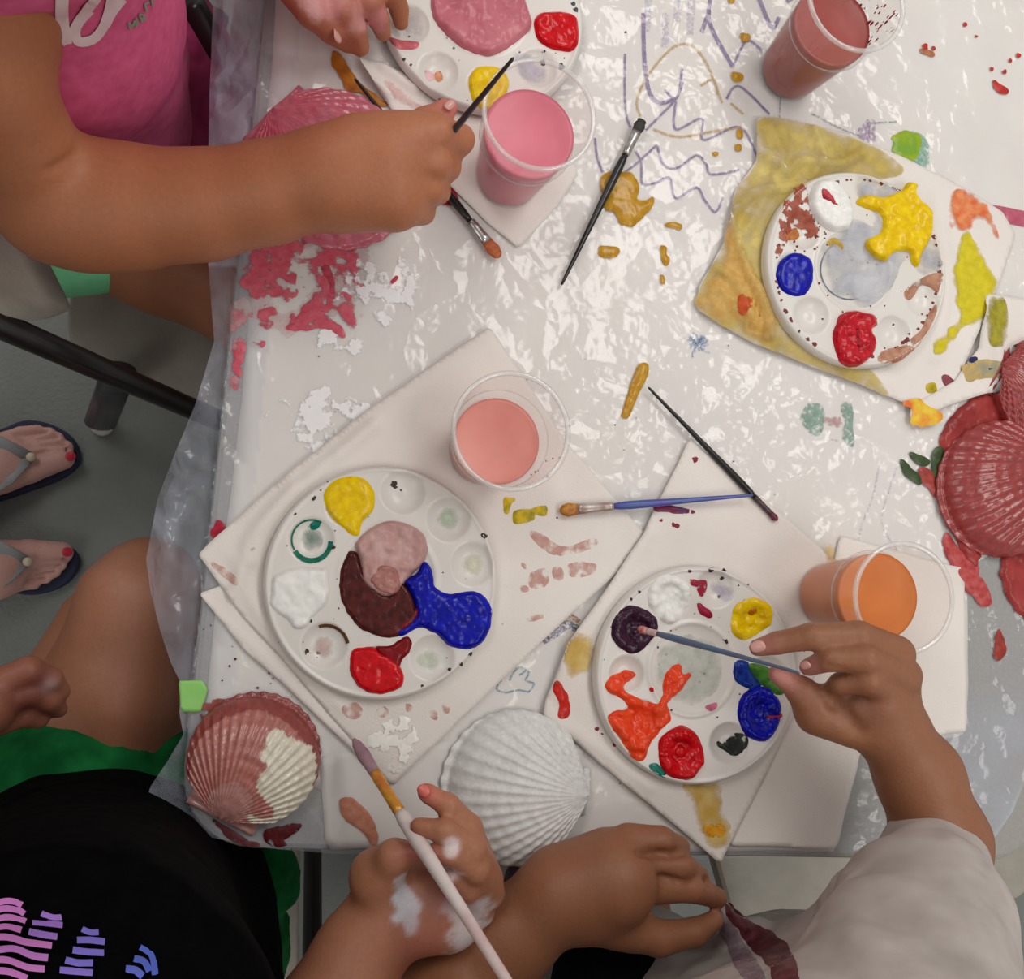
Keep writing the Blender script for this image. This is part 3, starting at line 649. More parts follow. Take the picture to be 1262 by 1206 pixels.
# yellow stained napkin
stain = mat('yellow_stained_napkin', (196, 172, 92), (214, 196, 128), rough=.8, scale=9, bump=.0004, bscale=300)
nap3, bv3 = cloth('napkin', [(933, 146), (985, 150), (1040, 165), (1100, 190), (1162, 218), (1235, 262), (1250, 290), (1230, 350), (1200, 420), (1180, 470), (1150, 512), (1120, 500), (1060, 475), (1000, 452), (930, 425), (858, 382), (862, 352), (890, 300), (905, 235), (930, 200)], ZN+.0006, nap_m,
    ridges=[([(940, 190), (965, 215), (985, 200), (1030, 205), (1060, 190)], .007, 6), ([(905, 260), (930, 240), (990, 230)], .006, 6), ([(945, 160), (960, 190), (950, 225), (915, 290)], .005, 6), ([(1000, 160), (1010, 195), (1000, 215)], .005, 5), ([(880, 330), (905, 350), (925, 400)], .006, 6), ([(898, 270), (912, 320), (935, 370), (945, 415)], .006, 5), ([(895, 300), (910, 330), (950, 400), (960, 425)], .003, 8), ([(1150, 240), (1165, 330), (1150, 440)], .003, 9), ([(880, 350), (930, 400), (1000, 440), (1100, 475)], .002, 8)], amp=.003, thick=.0007, nsc=26)
tag(nap3, 'crumpled napkin soaked yellow at the left, under the upper right palette', 'napkin')
h3 = onto(bv3, ZN+.003)
yst = paintmat('yellow_soak', (190, 165, 84), (210, 190, 118), rough=.75, ragged=(60, .22, .5, 1.0), scale=22)
paint('paint_stain', [(935, 148), (985, 151), (1040, 167), (1090, 188), (1110, 215), (1040, 230), (970, 260), (945, 330), (960, 400), (1010, 440), (1070, 455), (1095, 488), (1060, 474), (1000, 451), (930, 423), (860, 381), (864, 353), (892, 300), (907, 235), (932, 200)], h3, yst, nap3, .0002, 1, res=2.5, smooth=True, base=.0010)
paint('paint_stain', crop(800, 0, 2.732, [(265, 720), (300, 790), (330, 870), (400, 1000), (430, 1100), (410, 1170), (320, 1120), (170, 1040), (160, 990), (230, 900)]), h3, paintmat('orange_soak', (214, 165, 84), (226, 186, 110), rough=.75, ragged=(40, .42, .4, .8, .35)), nap3, .0003, 2, res=2.5, base=.0015)
paint('paint_stain', crop(800, 0, 2.732, [(300, 1000), (330, 990), (350, 1010), (325, 1060), (300, 1050)]), h3, paintmat('orange_spot', (215, 90, 40), rough=.5, ragged=(110, .45, .1)), nap3, .0004, 1, base=.002)
s4 = lambda pts: crop(800, 0, 2.732, pts)
paint('paint_stain', s4([(1005, 660), (1050, 635), (1110, 665), (1150, 710), (1180, 830), (1150, 800), (1120, 740), (1070, 780), (1020, 780), (1000, 720)]), h3, paintmat('orange_wash', (222, 105, 55), (232, 150, 100), rough=.6, ragged=(60, .5, .25, .95, .45)), nap3, .0005, 2)
paint('paint_stain', s4([(1060, 770), (1090, 800), (1130, 870), (1170, 960), (1150, 1030), (1105, 1090), (1050, 1110), (1000, 1190), (965, 1190), (965, 1140), (1040, 1070), (1020, 960), (1030, 860)]), h3, paintmat('bright_yellow_wash', (205, 190, 20), (222, 205, 40), rough=.5, ragged=(55, .48, .25, .95, .45)), nap3, .0006, 2)
# second stained napkin at the right edge
nap4, bv4 = cloth('napkin', [(1215, 362), (1262, 370), (1290, 380), (1290, 480), (1215, 485), (1165, 500), (1120, 520), (1122, 498), (1175, 470), (1205, 430)], ZN+.0022, nap_m, amp=.003, ridges=[([(1210, 380), (1225, 420), (1230, 470)], .004, 7)])
tag(nap4, 'small crumpled napkin blotched olive, orange and blue at the right edge of the picture', 'napkin')
h4 = onto(bv4, ZN+.004)
paint('paint_stain', s4([(1150, 1000), (1200, 1010), (1210, 1120), (1190, 1165), (1150, 1160), (1130, 1080)]), h4, paintmat('olive_wash', (150, 140, 30), (175, 165, 50), rough=.5, ragged=(60, .45, .3, .95, .45)), nap4, .0004, 2)
paint('paint_stain', g([(480, 270), (550, 240), (680, 250), (750, 290), (750, 330), (600, 320), (500, 340)]), h4, paintmat('mixed_wash', (205, 170, 90), (150, 150, 130), rough=.5, scale=70, ragged=(90, .25, .2)), nap4, .0004, 2)
paint('paint_stain', g([(505, 235), (540, 222), (545, 245), (515, 268)]), h4, paintmat('navy_dab', (40, 42, 100), rough=.4), nap4, .0006, 1)
paint('paint_stain', g([(585, 270), (620, 270), (615, 295), (590, 292)]), h4, MC['navy_dab'], nap4, .0006, 1)
paint('paint_stain', g([(190, 440), (265, 420), (300, 440), (380, 490), (350, 540), (240, 540), (240, 470)]), h4, paintmat('yellow_orange_dab', (232, 200, 60), (225, 110, 50), rough=.5, scale=70, ragged=(120, .2, .1)), nap4, .0006, 1)
paint('paint_stain', g([(380, 320), (400, 305), (450, 350), (440, 390), (395, 360)]), h3, paintmat('berry_dab', (150, 70, 85), rough=.5, ragged=(200, .3, .1)), nap3, .0005, 1)
paint('paint_stain', g([(305, 355), (345, 345), (355, 385), (315, 390)]), h3, oly, nap3, .0005, 1)
# napkin below the pink cup, rolled corner near the pink shell
nap5, bv5 = cloth('napkin', [(438, 70), (470, 78), (520, 98), (545, 120), (600, 110), (690, 150), (712, 215), (690, 250), (640, 305), (600, 275), (548, 222), (520, 180), (470, 120)], ZN, nap_m, ridges=[([(440, 74), (455, 95), (480, 120)], .006, 5), ([(470, 82), (510, 110)], .004, 5)], amp=.0012)
tag(nap5, 'white napkin under the bright pink cup of paint', 'napkin', 'white napkins')
h5 = onto(bv5, ZN+.002)
s3 = lambda pts: crop(400, 0, 3.005, pts)
paint('paint_stain', s3([(215, 290), (270, 320), (330, 370), (380, 400), (300, 400), (240, 350)]), h5, paintmat('pale_pink_wash', (222, 175, 175), (230, 195, 190), rough=.6, ragged=(100, .5, .4, .8, .5)), nap5, .0003, 1)
ros = paintmat('red_edge', (185, 25, 45), rough=.3)
paint('paint_smear', s3([(400, 745), (440, 710), (470, 690), (500, 760), (440, 758)]), hf, ros, film, .0008, .5, label='bright red smear beside the brush')
amb = paintmat('amber_paint', (196, 125, 50), (170, 100, 35), rough=.25)
paint('paint_puddle', s3([(30, 190), (60, 200), (90, 250), (130, 300), (200, 360), (235, 390), (190, 390), (140, 345), (85, 335), (55, 280), (25, 240)]), hf, amb, film, .001, 1, label='amber brown paint streak')
paint('paint_streak', crop(370, 860, 3.41, [(165, 430), (200, 415), (235, 430), (290, 490), (325, 560), (325, 610), (300, 615), (260, 560), (200, 520), (170, 480)]), hf, paintmat('terracotta_streak', (182, 115, 92), (200, 140, 118), rough=.4, ragged=(150, .15, .1)), film, .0008, 1, label='terracotta brush streak')
paint('paint_smear', crop(0, 800, 2.971, [(960, 680), (1000, 650), (1100, 640), (1090, 670), (1040, 700), (1050, 720), (990, 725)]), hf, paintmat('maroon_smear', (95, 25, 30), rough=.35, ragged=(130, .42, .05)), film, .0008, 2)
paint('paint_smear', crop(0, 800, 2.971, [(780, 620), (900, 690), (960, 720), (870, 712), (800, 660)]), hf, paintmat('maroon_smear_b', (110, 55, 60), rough=.35, ragged=(130, .4, .05)), film, .0006, 2)
paint('paint_smear', crop(0, 800, 2.971, [(740, 200), (800, 180), (830, 190), (760, 260), (735, 270)]), hf, paintmat('rust_smear', (160, 85, 75), rough=.4, ragged=(130, .42, .05)), film, .0006, 2)

# ================================================================ palettes
ptray = mat('palette_plastic', (218, 214, 208), (223, 219, 213), rough=.3, scale=20, spec=.5)
def palette(pcx, pcy, R, wells, rw, cw, label, zb, rwall=.0085):
    c0 = P(pcx, pcy, zb+.008); c0.z = zb
    t = thing('paint_palette', c0, label, 'palette', None)
    Wl = [(P(x, y, zb+.008), rw*k) for x, y, k in wells]
    nr, nt_ = 84, 240; rs = np.r_[np.linspace(.0, R-.0022, nr), R-.0012, R-.0002, R+.0006, R+.0006]
    V = []; zt = rwall
    TH = np.arange(nt_)*2*PI/nt_
    for i, r in enumerate(rs): V.append(np.stack([c0.x+r*np.cos(TH), c0.y+r*np.sin(TH), np.full(nt_, 0.)], 1))
    V = np.concatenate(V); z = np.full(len(V), zt)
    allw = [(w_, r_, .0065) for w_, r_ in Wl]+[(P(cw[0], cw[1], zb+.008), cw[2], .0055)]
    for w_, r_, dp in allw:
        dd = np.hypot(V[:, 0]-w_.x, V[:, 1]-w_.y)
        u = dd/r_; bowl = np.where(u < 1, -dp*(1-u**2.6), 0); z = np.minimum(z, zt+bowl)
        z += .0009*np.exp(-((u-1.03)/.05)**2)+(.0010*np.exp(-(dd/.003)**2) if dp > .006 else 0)
    rr_ = np.repeat(rs, nt_); z += .0012*np.exp(-((rr_-(R-.0022))/.0014)**2)*(rr_ <= R-.002)
    z = np.where(rr_ > R-.0021, np.interp(rr_, [R-.0021, R-.0002, R+.0006], [zt+.001, zt-.001, zt-.004]), z)
    z[-nt_:] = 0.0
    V[:, 2] = zb+z; F = []
    n = len(rs)
    for i in range(n-1):
        for k in range(nt_): k2 = (k+1) % nt_; F.append((i*nt_+k, (i+1)*nt_+k, (i+1)*nt_+k2, i*nt_+k2))
    obj('tray', V, F, ptray, t)
    bv = BVHTree.FromPolygons([Vector(v) for v in V], [tuple(f) for f in F])
    raw = onto(bv, zb+.008); lvl = zb+rwall+.0007
    def filled(px, py):
        p, n = raw(px, py)
        if p.z < lvl: return P(px, py, lvl), Vector((0, 0, 1))
        return p, Vector((0, 0, 1))
    filled.raw = raw
    return t, raw, filled
ZPAL = ZN+.0045
red = paintmat('red_paint', (214, 14, 26), (188, 6, 18), rough=.2); blue = paintmat('blue_paint', (8, 18, 176), (4, 10, 140), rough=.25)
white = paintmat('white_paint', (232, 231, 226), (240, 240, 236), rough=.25); maroon = paintmat('maroon_paint', (62, 20, 18), (92, 34, 30), rough=.25)
mauve = paintmat('mauve_paint', (186, 142, 138), (202, 164, 160), rough=.3, scale=60); teal = paintmat('teal_paint', (0, 105, 95), (10, 120, 100), rough=.3)
residue = paintmat('thin_grey_residue', (190, 196, 186), (214, 216, 208), rough=.4, ragged=(90, .45, .5, .7, .5))
# --- lower left palette
LLW = [(430, 622, 1), (497, 606, 1), (553, 640, 1), (583, 695, 1), (566, 763, 1), (533, 810, 1), (465, 824, 1), (400, 795, 1), (368, 735, 1), (384, 665, 1)]
pal1, a1, f1 = palette(472, 717, .0875, LLW, .0175, (478, 712, .036), 'round white palette with a big blue puddle and maroon centre, on the large napkin', ZPAL)
paint('yellow_paint', s2([(510, 200), (550, 155), (610, 140), (665, 155), (695, 205), (690, 265), (650, 310), (640, 355), (620, 362), (590, 340), (540, 295), (515, 255)]), f1, yel, pal1, 0.0027, .4, soft=12)
paint('maroon_paint', s2([(600, 420), (640, 430), (660, 500), (740, 580), (800, 530), (850, 620), (850, 670), (800, 720), (740, 740), (640, 700), (590, 640), (565, 560), (575, 480)]), f1, maroon, pal1, 0.0022, 1.5)
paint('mauve_paint', s2([(640, 370), (700, 320), (770, 305), (850, 330), (890, 380), (885, 450), (830, 510), (790, 560), (740, 590), (690, 570), (650, 520), (640, 450), (625, 400)]), f1, mauve, pal1, 0.0047, 1, lump=.8, nscale=150)
paint('mauve_paint', s2([(680, 500), (720, 465), (775, 475), (800, 540), (770, 580), (720, 580), (680, 545)]), f1, paintmat('rose_brown_paint', (165, 108, 100), (180, 128, 120), rough=.3), pal1, 0.0067, 1, lump=.5)
paint('blue_paint', s2([(880, 455), (910, 490), (920, 550), (980, 575), (1060, 565), (1115, 600), (1130, 670), (1100, 750), (1040, 780), (970, 765), (920, 720), (860, 700), (800, 730), (750, 720), (830, 680), (850, 630), (820, 560), (805, 525), (850, 500)]), f1, blue, pal1, 0.0032, .8, soft=9)
paint('red_paint', s2([(610, 790), (680, 770), (720, 790), (780, 830), (805, 890), (780, 930), (700, 945), (640, 920), (608, 870)]), f1, red, pal1, 0.0032, 1)
paint('dark_red_paint', s2([(700, 775), (750, 770), (790, 740), (825, 735), (830, 790), (790, 830), (800, 900), (780, 900), (740, 830)]), f1, paintmat('blood_paint', (110, 8, 18), (140, 12, 22), rough=.25), pal1, 0.0018, 1.5)
paint('dark_red_paint', s2([(730, 715), (770, 705), (850, 625), (860, 650), (820, 700), (760, 735)]), f1, MC['blood_paint'], pal1, 0.0027, 1)
paint('white_paint', s2([(310, 570), (330, 510), (400, 480), (480, 478), (525, 495), (520, 600), (470, 660), (420, 710), (380, 680), (320, 630)]), f1, white, pal1, 0.0032, 1.5, lump=.8, nscale=120)
def arc(cx_, cy_, r, a0, a1_, n=14): return [(cx_+r*math.cos(math.radians(a0+(a1_-a0)*i/n)), cy_+r*math.sin(math.radians(a0+(a1_-a0)*i/n))) for i in range(n+1)]
ribbon('green_paint', arc(384, 667, 24, 0, 150), 6, a1, paintmat('green_residue', (18, 105, 85), (40, 125, 100), rough=.35, ragged=(150, .3, .1)), pal1, lift=.0006)
ribbon('green_paint', arc(384, 665, 25, 150, 300), 2.2, a1, MC['green_residue'], pal1, lift=.0006)
paint('teal_paint', s2([(455, 320), (475, 305), (495, 310), (490, 330), (465, 340)]), a1, teal, pal1, .0015, .5)
for (x, y, cc) in ((384, 665, (120, 140, 128)), (553, 640, (190, 205, 180)), (583, 697, (214, 212, 190)), (400, 797, (205, 180, 172)), (527, 812, (200, 208, 190))):
    paint('paint_residue', [(x+15*math.cos(t*.7), y+15*math.sin(t*.7)) for t in range(9)], a1, paintmat('residue_%d' % x, cc, tuple(min(255, v+14) for v in cc), rough=.4, ragged=(90, .5, .6, .9, .6)), pal1, .0004, 1)
ribbon('brown_paint', arc(402, 797, 27, 250, 350), 4, a1, paintmat('brown_residue', (110, 70, 40), rough=.4, ragged=(170, .3, .1)), pal1, lift=.0006)
dots('paint_specks', [(384, 662, 3), (388, 645, 2), (485, 596, 4), (487, 600, 3), (387, 614, 3), (364, 633, 2), (597, 660, 4), (411, 674, 3), (378, 802, 3), (392, 804, 3), (383, 765, 2), (554, 825, 2.5), (568, 818, 3), (580, 806, 3), (553, 640, 1.6), (583, 697, 1.4), (494, 604, 1.4), (520, 845, 2)]+[(472+rng.normal()*85, 717+rng.normal()*70, rng.uniform(.5, 1.3)) for i in range(40)], a1, paintmat('brown_speck', (70, 55, 50), rough=.5), pal1)
# --- lower right palette
LRW = [(826, 738, 1), (783, 776, 1), (772, 830, .9), (790, 888, 1), (838, 926, 1), (898, 915, 1), (936, 880, 1), (946, 832, 1), (926, 764, 1), (882, 724, 1)]
pal2, a2, f2 = palette(861, 831, .0865, LRW, .0165, (853, 824, .036), 'round white palette with orange and dark purple paint under the thin blue brush', ZPAL+.0004)
paint('white_paint', s6([(400, 190), (440, 145), (490, 140), (540, 170), (550, 220), (520, 280), (475, 315), (430, 280), (400, 240)]), a2, white, pal2, .0045, .6, lump=.8, nscale=140)
paint('purple_paint', s6([(275, 300), (310, 255), (360, 250), (410, 275), (435, 320), (410, 370), (360, 415), (310, 405), (270, 360)]), a2, paintmat('dark_purple_paint', (44, 18, 38), (62, 30, 52), rough=.25), pal2, .005, .8)
paint('orange_paint', s6([(245, 520), (290, 485), (330, 475), (355, 495), (310, 530), (330, 560), (380, 580), (440, 590), (450, 520), (470, 470), (510, 450), (520, 490), (555, 480), (520, 540), (470, 590), (480, 650), (440, 690), (400, 740), (380, 800), (330, 770), (290, 710), (255, 650), (280, 620), (325, 610), (300, 575), (255, 555)]), a2, paintmat('orange_red_paint', (228, 58, 24), (236, 80, 40), rough=.22), pal2, .0035, 1.5, lump=1.1, nscale=150)
paint('red_paint', s6([(440, 720), (480, 685), (525, 672), (575, 710), (598, 790), (560, 855), (500, 862), (450, 830), (435, 770)]), a2, red, pal2, .006, .8, lump=.7, nscale=120)
paint('yellow_paint', s6([(700, 260), (740, 225), (790, 222), (835, 255), (835, 310), (790, 345), (735, 370), (695, 340)]), a2, yel, pal2, .004, .8)
paint('amber_paint', s6([(740, 245), (780, 235), (790, 260), (760, 290), (735, 275)]), a2, paintmat('amber_in_yellow', (214, 120, 10), rough=.3, ragged=(150, .3, .1)), pal2, .0052, 1)
paint('blue_paint', s6([(720, 590), (760, 540), (820, 540), (865, 590), (860, 670), (810, 728), (750, 710), (718, 650)]), a2, blue, pal2, .005, .8)
paint('blue_paint', s6([(705, 450), (745, 440), (760, 480), (800, 530), (770, 550), (740, 535), (705, 510)]), a2, paintmat('blue_streak', (20, 60, 150), (10, 30, 120), rough=.3, ragged=(120, .3, .05)), pal2, .0025, 1.5)
paint('green_paint', s6([(755, 450), (830, 470), (880, 520), (870, 565), (800, 530), (765, 490)]), a2, paintmat('green_paint', (52, 108, 36), (80, 135, 50), rough=.3), pal2, .004, 1)
paint('teal_paint', s6([(400, 815), (430, 805), (465, 850), (440, 850)]), a2, teal, pal2, .0012, .5)
paint('red_streak', s6([(570, 240), (590, 245), (628, 280), (610, 292), (575, 268)]), a2, paintmat('crimson_streak', (170, 25, 60), rough=.3, ragged=(150, .2, .1)), pal2, .002, 1)
paint('red_streak', s6([(530, 160), (600, 155), (600, 200), (585, 215), (570, 180)]), a2, paintmat('crimson_streak_b', (185, 40, 70), rough=.3, ragged=(150, .45, .05)), pal2, .0015, 2)
paint('violet_paint', s6([(615, 170), (650, 150), (700, 190), (690, 230), (640, 230)]), a2, paintmat('violet_residue', (180, 170, 195), (200, 195, 210), rough=.4, ragged=(100, .5, .5, .7, .5)), pal2, .0004, 1)
paint('red_streak', s6([(800, 600), (812, 590), (815, 625), (875, 630), (850, 655), (810, 650)]), a2, paintmat('red_on_blue', (190, 25, 50), rough=.3, ragged=(150, .3, .05)), pal2, .0068, 1)
paint('black_paint', s6([(670, 725), (705, 700), (750, 705), (745, 750), (700, 780), (640, 740), (650, 720), (680, 745)]), a2, paintmat('black_dabs', (32, 36, 30), rough=.4, ragged=(150, .4, .05)), pal2, .001, 2)
paint('pink_paint', s6([(600, 605), (640, 590), (640, 610), (620, 622)]), a2, paintmat('pink_dab', (220, 120, 150), rough=.4), pal2, .0006, .5)
paint('red_streak', s6([(400, 540), (412, 535), (420, 550), (410, 555)]), a2, red, pal2, .0008, .3)
paint('paint_residue', s6([(430, 420), (500, 360), (600, 360), (660, 430), (640, 540), (560, 600), (470, 570), (425, 500)]), a2, residue, pal2, .0003, 2, res=3)
dots('paint_specks', [(850, 704, 2.5), (876, 702, 3.5), (892, 703, 3), (895, 790, 3), (868, 830, 2.5), (862, 840, 2), (788, 729, 2), (778, 738, 2), (886, 735, 2), (821, 806, 1.5), (890, 712, 3)]+[(861+rng.normal()*70, 800+rng.normal()*60, rng.uniform(.5, 1.4)) for i in range(34)], a2, paintmat('plum_speck', (80, 50, 75), rough=.5), pal2)
# --- upper right palette
URW = [(1022, 250, 1), (1075, 233, 1), (1117, 262, 1), (1143, 315, 1), (1137, 368, 1), (1101, 411, 1), (1052, 416, 1), (1000, 388, 1), (978, 335, 1), (988, 285, 1)]
pal3, a3, f3 = palette(1057, 331, .0865, URW, .0165, (1052, 332, .035), 'round white palette splattered brown, with a big yellow blob, on the yellow-soaked napkin', ZPAL)
grey = paintmat('grey_blue_residue', (176, 178, 190), (205, 206, 212), rough=.35, ragged=(38, .50, .25, .8, .22), scale=60)
paint('grey_paint', s4([(700, 620), (760, 600), (830, 630), (900, 700), (970, 850), (985, 900), (920, 930), (860, 880), (820, 960), (760, 1020), (690, 1035), (620, 1000), (575, 920), (580, 830), (640, 790), (680, 730), (760, 760), (700, 680)]), a3, grey, pal3, .0012, 2, res=3, nscale=60)
paint('yellow_paint', s4([(695, 680), (730, 655), (790, 660), (850, 640), (870, 615), (900, 625), (900, 660), (945, 700), (955, 770), (940, 820), (915, 860), (900, 905), (880, 880), (870, 850), (830, 850), (790, 880), (750, 860), (725, 830), (735, 800), (780, 780), (770, 720), (720, 700)]), f3, yel, pal3, 0.0047, 1.2, lump=.6, nscale=110)
paint('white_paint', s4([(540, 650), (570, 610), (620, 610), (660, 650), (685, 720), (670, 770), (620, 780), (570, 750), (540, 700)]), f3, white, pal3, 0.0062, .4, lump=.3)
paint('red_streak', s4([(560, 640), (590, 640), (620, 680), (640, 710), (600, 700), (565, 680)]), f3, paintmat('rose_streak', (200, 80, 85), (170, 40, 55), rough=.35, ragged=(150, .25, .1)), pal3, 0.0077, 1)
paint('blue_paint', s4([(430, 900), (450, 870), (490, 850), (540, 870), (552, 930), (530, 985), (490, 998), (445, 975), (428, 935)]), f3, blue, pal3, 0.0022, .5)
paint('red_paint', s4([(640, 1060), (690, 1045), (760, 1060), (765, 1090), (750, 1110), (765, 1160), (740, 1210), (690, 1235), (640, 1215), (618, 1150), (625, 1100)]), f3, paintmat('cherry_paint', (172, 10, 28), (200, 30, 44), rough=.2), pal3, 0.0052, 1.5, lump=1, nscale=120)
paint('dark_red_paint', s4([(675, 1110), (700, 1100), (705, 1140), (715, 1170), (690, 1180), (672, 1150)]), f3, MC['blood_paint'], pal3, 0.0064, .8)
paint('yellow_paint', s4([(595, 820), (620, 800), (655, 820), (655, 860), (625, 830)]), a3, paintmat('ochre_streak', (205, 170, 70), rough=.4, ragged=(120, .3, .1)), pal3, .0018, 1)
paint('orange_paint', s4([(455, 790), (490, 765), (505, 790), (490, 808), (460, 808)]), a3, paintmat('dull_orange', (200, 125, 70), rough=.4, ragged=(120, .2, .1)), pal3, .0012, 1)
rust = paintmat('rust_spatter', (150, 70, 50), (175, 100, 80), rough=.5, ragged=(120, .5, .04))
paint('brown_paint', s4([(480, 640), (530, 610), (540, 700), (580, 780), (540, 810), (480, 790), (440, 860), (420, 870), (430, 790), (450, 700)]), a3, rust, pal3, .0005, 2)
paint('brown_paint', s4([(860, 980), (930, 930), (990, 920), (975, 980), (960, 1080), (900, 1160), (930, 1080), (970, 1000), (920, 960), (880, 1010)]), a3, paintmat('umber_residue', (168, 110, 85), (190, 145, 120), rough=.5, ragged=(90, .35, .1)), pal3, .0005, 1)
paint('brown_paint', s4([(790, 1180), (860, 1160), (920, 1110), (900, 1170), (830, 1220), (770, 1215)]), a3, MC['umber_residue'], pal3, .0005, 1)
sp = [(1057+107*.94*math.cos(t), 331+117*.94*math.sin(t), rng.uniform(1., 3.2)) for t in rng.uniform(0, 6.28, 70)]+[(1000+rng.normal()*22, 262+rng.normal()*26, rng.uniform(.8, 2.4)) for i in range(70)]+[(1057+rng.normal()*60, 340+rng.normal()*60, rng.uniform(.5, 1.5)) for i in range(70)]
dots('paint_specks', [s_ for s_ in sp if math.hypot((s_[0]-1057)/107, (s_[1]-331)/118) < .955], a3, paintmat('rust_speck', (135, 55, 45), (110, 60, 60), rough=.5), pal3)
ribbons('grey_paint', [arc(1048, 332, 37, 0, 340, 30), arc(1098, 262, 8, 170, 330, 8)], 1.6, a3, paintmat('slate_line', (120, 125, 150), rough=.5, ragged=(200, .4, .2)), pal3, lift=.0004)
# --- upper middle palette
UMW = [(505, 30, 1), (541, 88, 1), (601, 106, 1), (663, 84, 1), (686, 38, 1), (680, -30, 1), (635, -72, 1), (560, -75, 1), (510, -35, 1)]
pal4, a4, f4 = palette(597, 15, .0835, UMW, .0165, (592, 12, .037), 'round white palette filled with mauve pink paint, cut off by the top of the picture', ZPAL-.001)
paint('pink_paint', s3([(395, 0), (400, 60), (450, 130), (520, 185), (600, 208), (660, 190), (720, 150), (765, 100), (760, 50), (740, 0), (740, -90), (640, -130), (500, -130), (420, -90)]), f4, paintmat('mauve_pink_paint', (184, 98, 112), (200, 122, 132), rough=.28, scale=40), pal4, 0.0052, 1, lump=1, nscale=70)
paint('red_paint', s3([(775, 90), (800, 50), (870, 45), (925, 60), (940, 110), (930, 180), (880, 190), (800, 160)]), f4, red, pal4, 0.0042, .8, lump=.6, nscale=120)
paint('yellow_paint', s3([(540, 280), (570, 248), (640, 250), (680, 290), (675, 340), (640, 395), (590, 405), (550, 375), (535, 320)]), f4, yel, pal4, 0.0022, .4)
paint('red_streak', s3([(245, 135), (280, 150), (345, 155), (340, 180), (290, 185), (250, 165)]), a4, paintmat('rose_residue', (212, 105, 115), rough=.4, ragged=(130, .2, .1)), pal4, .001, 1)
paint('paint_residue', s3([(250, 110), (255, 60), (300, 25), (350, 40), (380, 90), (375, 150), (300, 140)]), a4, paintmat('lilac_residue', (200, 190, 192), (214, 206, 206), rough=.4, ragged=(60, .5, .5, .6, .5)), pal4, .0003, 1)
paint('orange_paint', s3([(410, 270), (430, 265), (440, 290), (420, 305), (408, 290)]), a4, paintmat('peach_dab', (232, 160, 120), rough=.4), pal4, .001, .5)
paint('pink_paint', s3([(370, 260), (400, 270), (410, 290), (385, 300)]), a4, paintmat('baby_pink_dab', (235, 190, 195), rough=.4), pal4, .001, .5)
paint('grey_paint', s3([(700, 200), (760, 200), (800, 230), (840, 260), (820, 300), (760, 310), (710, 270)]), a4, paintmat('lavender_residue', (185, 180, 196), (205, 200, 212), rough=.4, ragged=(70, .5, .5, .8, .5)), pal4, .0003, 1)
dots('paint_specks', [(597+rng.normal()*70, 60+rng.normal()*45, rng.uniform(.6, 1.8)) for i in range(30)]+[(669, 77, 4), (692, 82, 4), (706, 5, 3), (709, 12, 3), (498, 73, 2), (506, 80, 2), (543, 124, 3)], a4, paintmat('slate_speck', (75, 80, 90), rough=.5), pal4)

# ================================================================ cups
clearp = filmmat('cup_plastic', haze=.035, hazecol=(240, 240, 240), rough=.05, gl=.6, graze=.4, gpow=7)
frost = filmmat('cup_band_plastic', haze=.16, hazecol=(240, 235, 232), rough=.2, gl=1.3)
def cup(px, py, fill, c1, c2, label, zb, rim_dir=None, frc=.62, streak=None):
    b = P(px, py, zb); t = thing('plastic_cup', b, label, 'cup'); H = .114; r0, r1 = .0270, .0388
    R = lambda z: r0+(r1-r0)*(z/H)**.95
    hl = H*fill
    prof = [(.0, .0015), (r0-.004, .0015), (r0-.002, .0), (r0, .001)]+[(R(z), z) for z in np.linspace(.004, H*frc-.001, 10)]
    prof += [(R(H*frc)+.0011, H*frc), (R(H*frc)+.0008, H*frc+.0015)]+[(R(z)+.0008, z) for z in np.linspace(H*frc+.003, H-.004, 8)]
    inner = [(r-.0007, z) for r, z in reversed(prof[4:])]
    o = obj('cup_wall', *lathe(b, prof), clearp, t)
    o = obj('cup_wall', *lathe(b, inner+[(r0-.001, .002), (0, .002)]), frost if False else clearp, t)
    # rolled rim
    zr = H-.003; rp = []
    for k in range(11): a = -PI/2+2*PI*k/10; rp.append((r1+.0012+.0019*math.cos(a), zr+.0019*math.sin(a)))
    obj('rim', *lathe(b, rp), filmmat('rim_plastic', haze=.3, hazecol=(240, 238, 235), rough=.08, gl=1.5, graze=.6), t)
    obj('ring_band', *lathe(b, [(R(H*frc)+.0012, H*frc-.0006), (R(H*frc)+.0018, H*frc), (R(H*frc)+.0012, H*frc+.0006)]), MC['rim_plastic'], t)
    lm = mat('liquid_%d' % px, c1, c2, rough=.3, scale=30, spec=.3)
    lp = [(0, .0024), (r0-.0025, .0024), (r0-.0014, .004)]+[(R(z)-.0013, z) for z in np.linspace(.006, hl, 10)]+[(R(hl)-.004, hl-.0006), (0, hl-.0007)]
    obj('paint_water', *lathe(b, lp), lm, t)
    return t, b
cup1, b1 = cup(970, 90, .66, (150, 62, 56), (160, 70, 62), 'clear plastic cup of dark brick red paint at the top right', ZN)
cup2, b2 = cup(625, 218, .70, (214, 112, 130), (220, 122, 138), 'clear plastic cup of bright pink paint beside the mauve palette', ZN+.0012)
cup3, b3 = cup(594, 556, .52, (224, 138, 128), (230, 150, 138), 'clear plastic cup of pale salmon paint water in the middle of the table', ZN+.0022)
cup4, b4 = cup(1017, 733, .68, (206, 112, 52), (214, 124, 62), 'clear plastic cup of orange paint at the right', ZN+.0012)
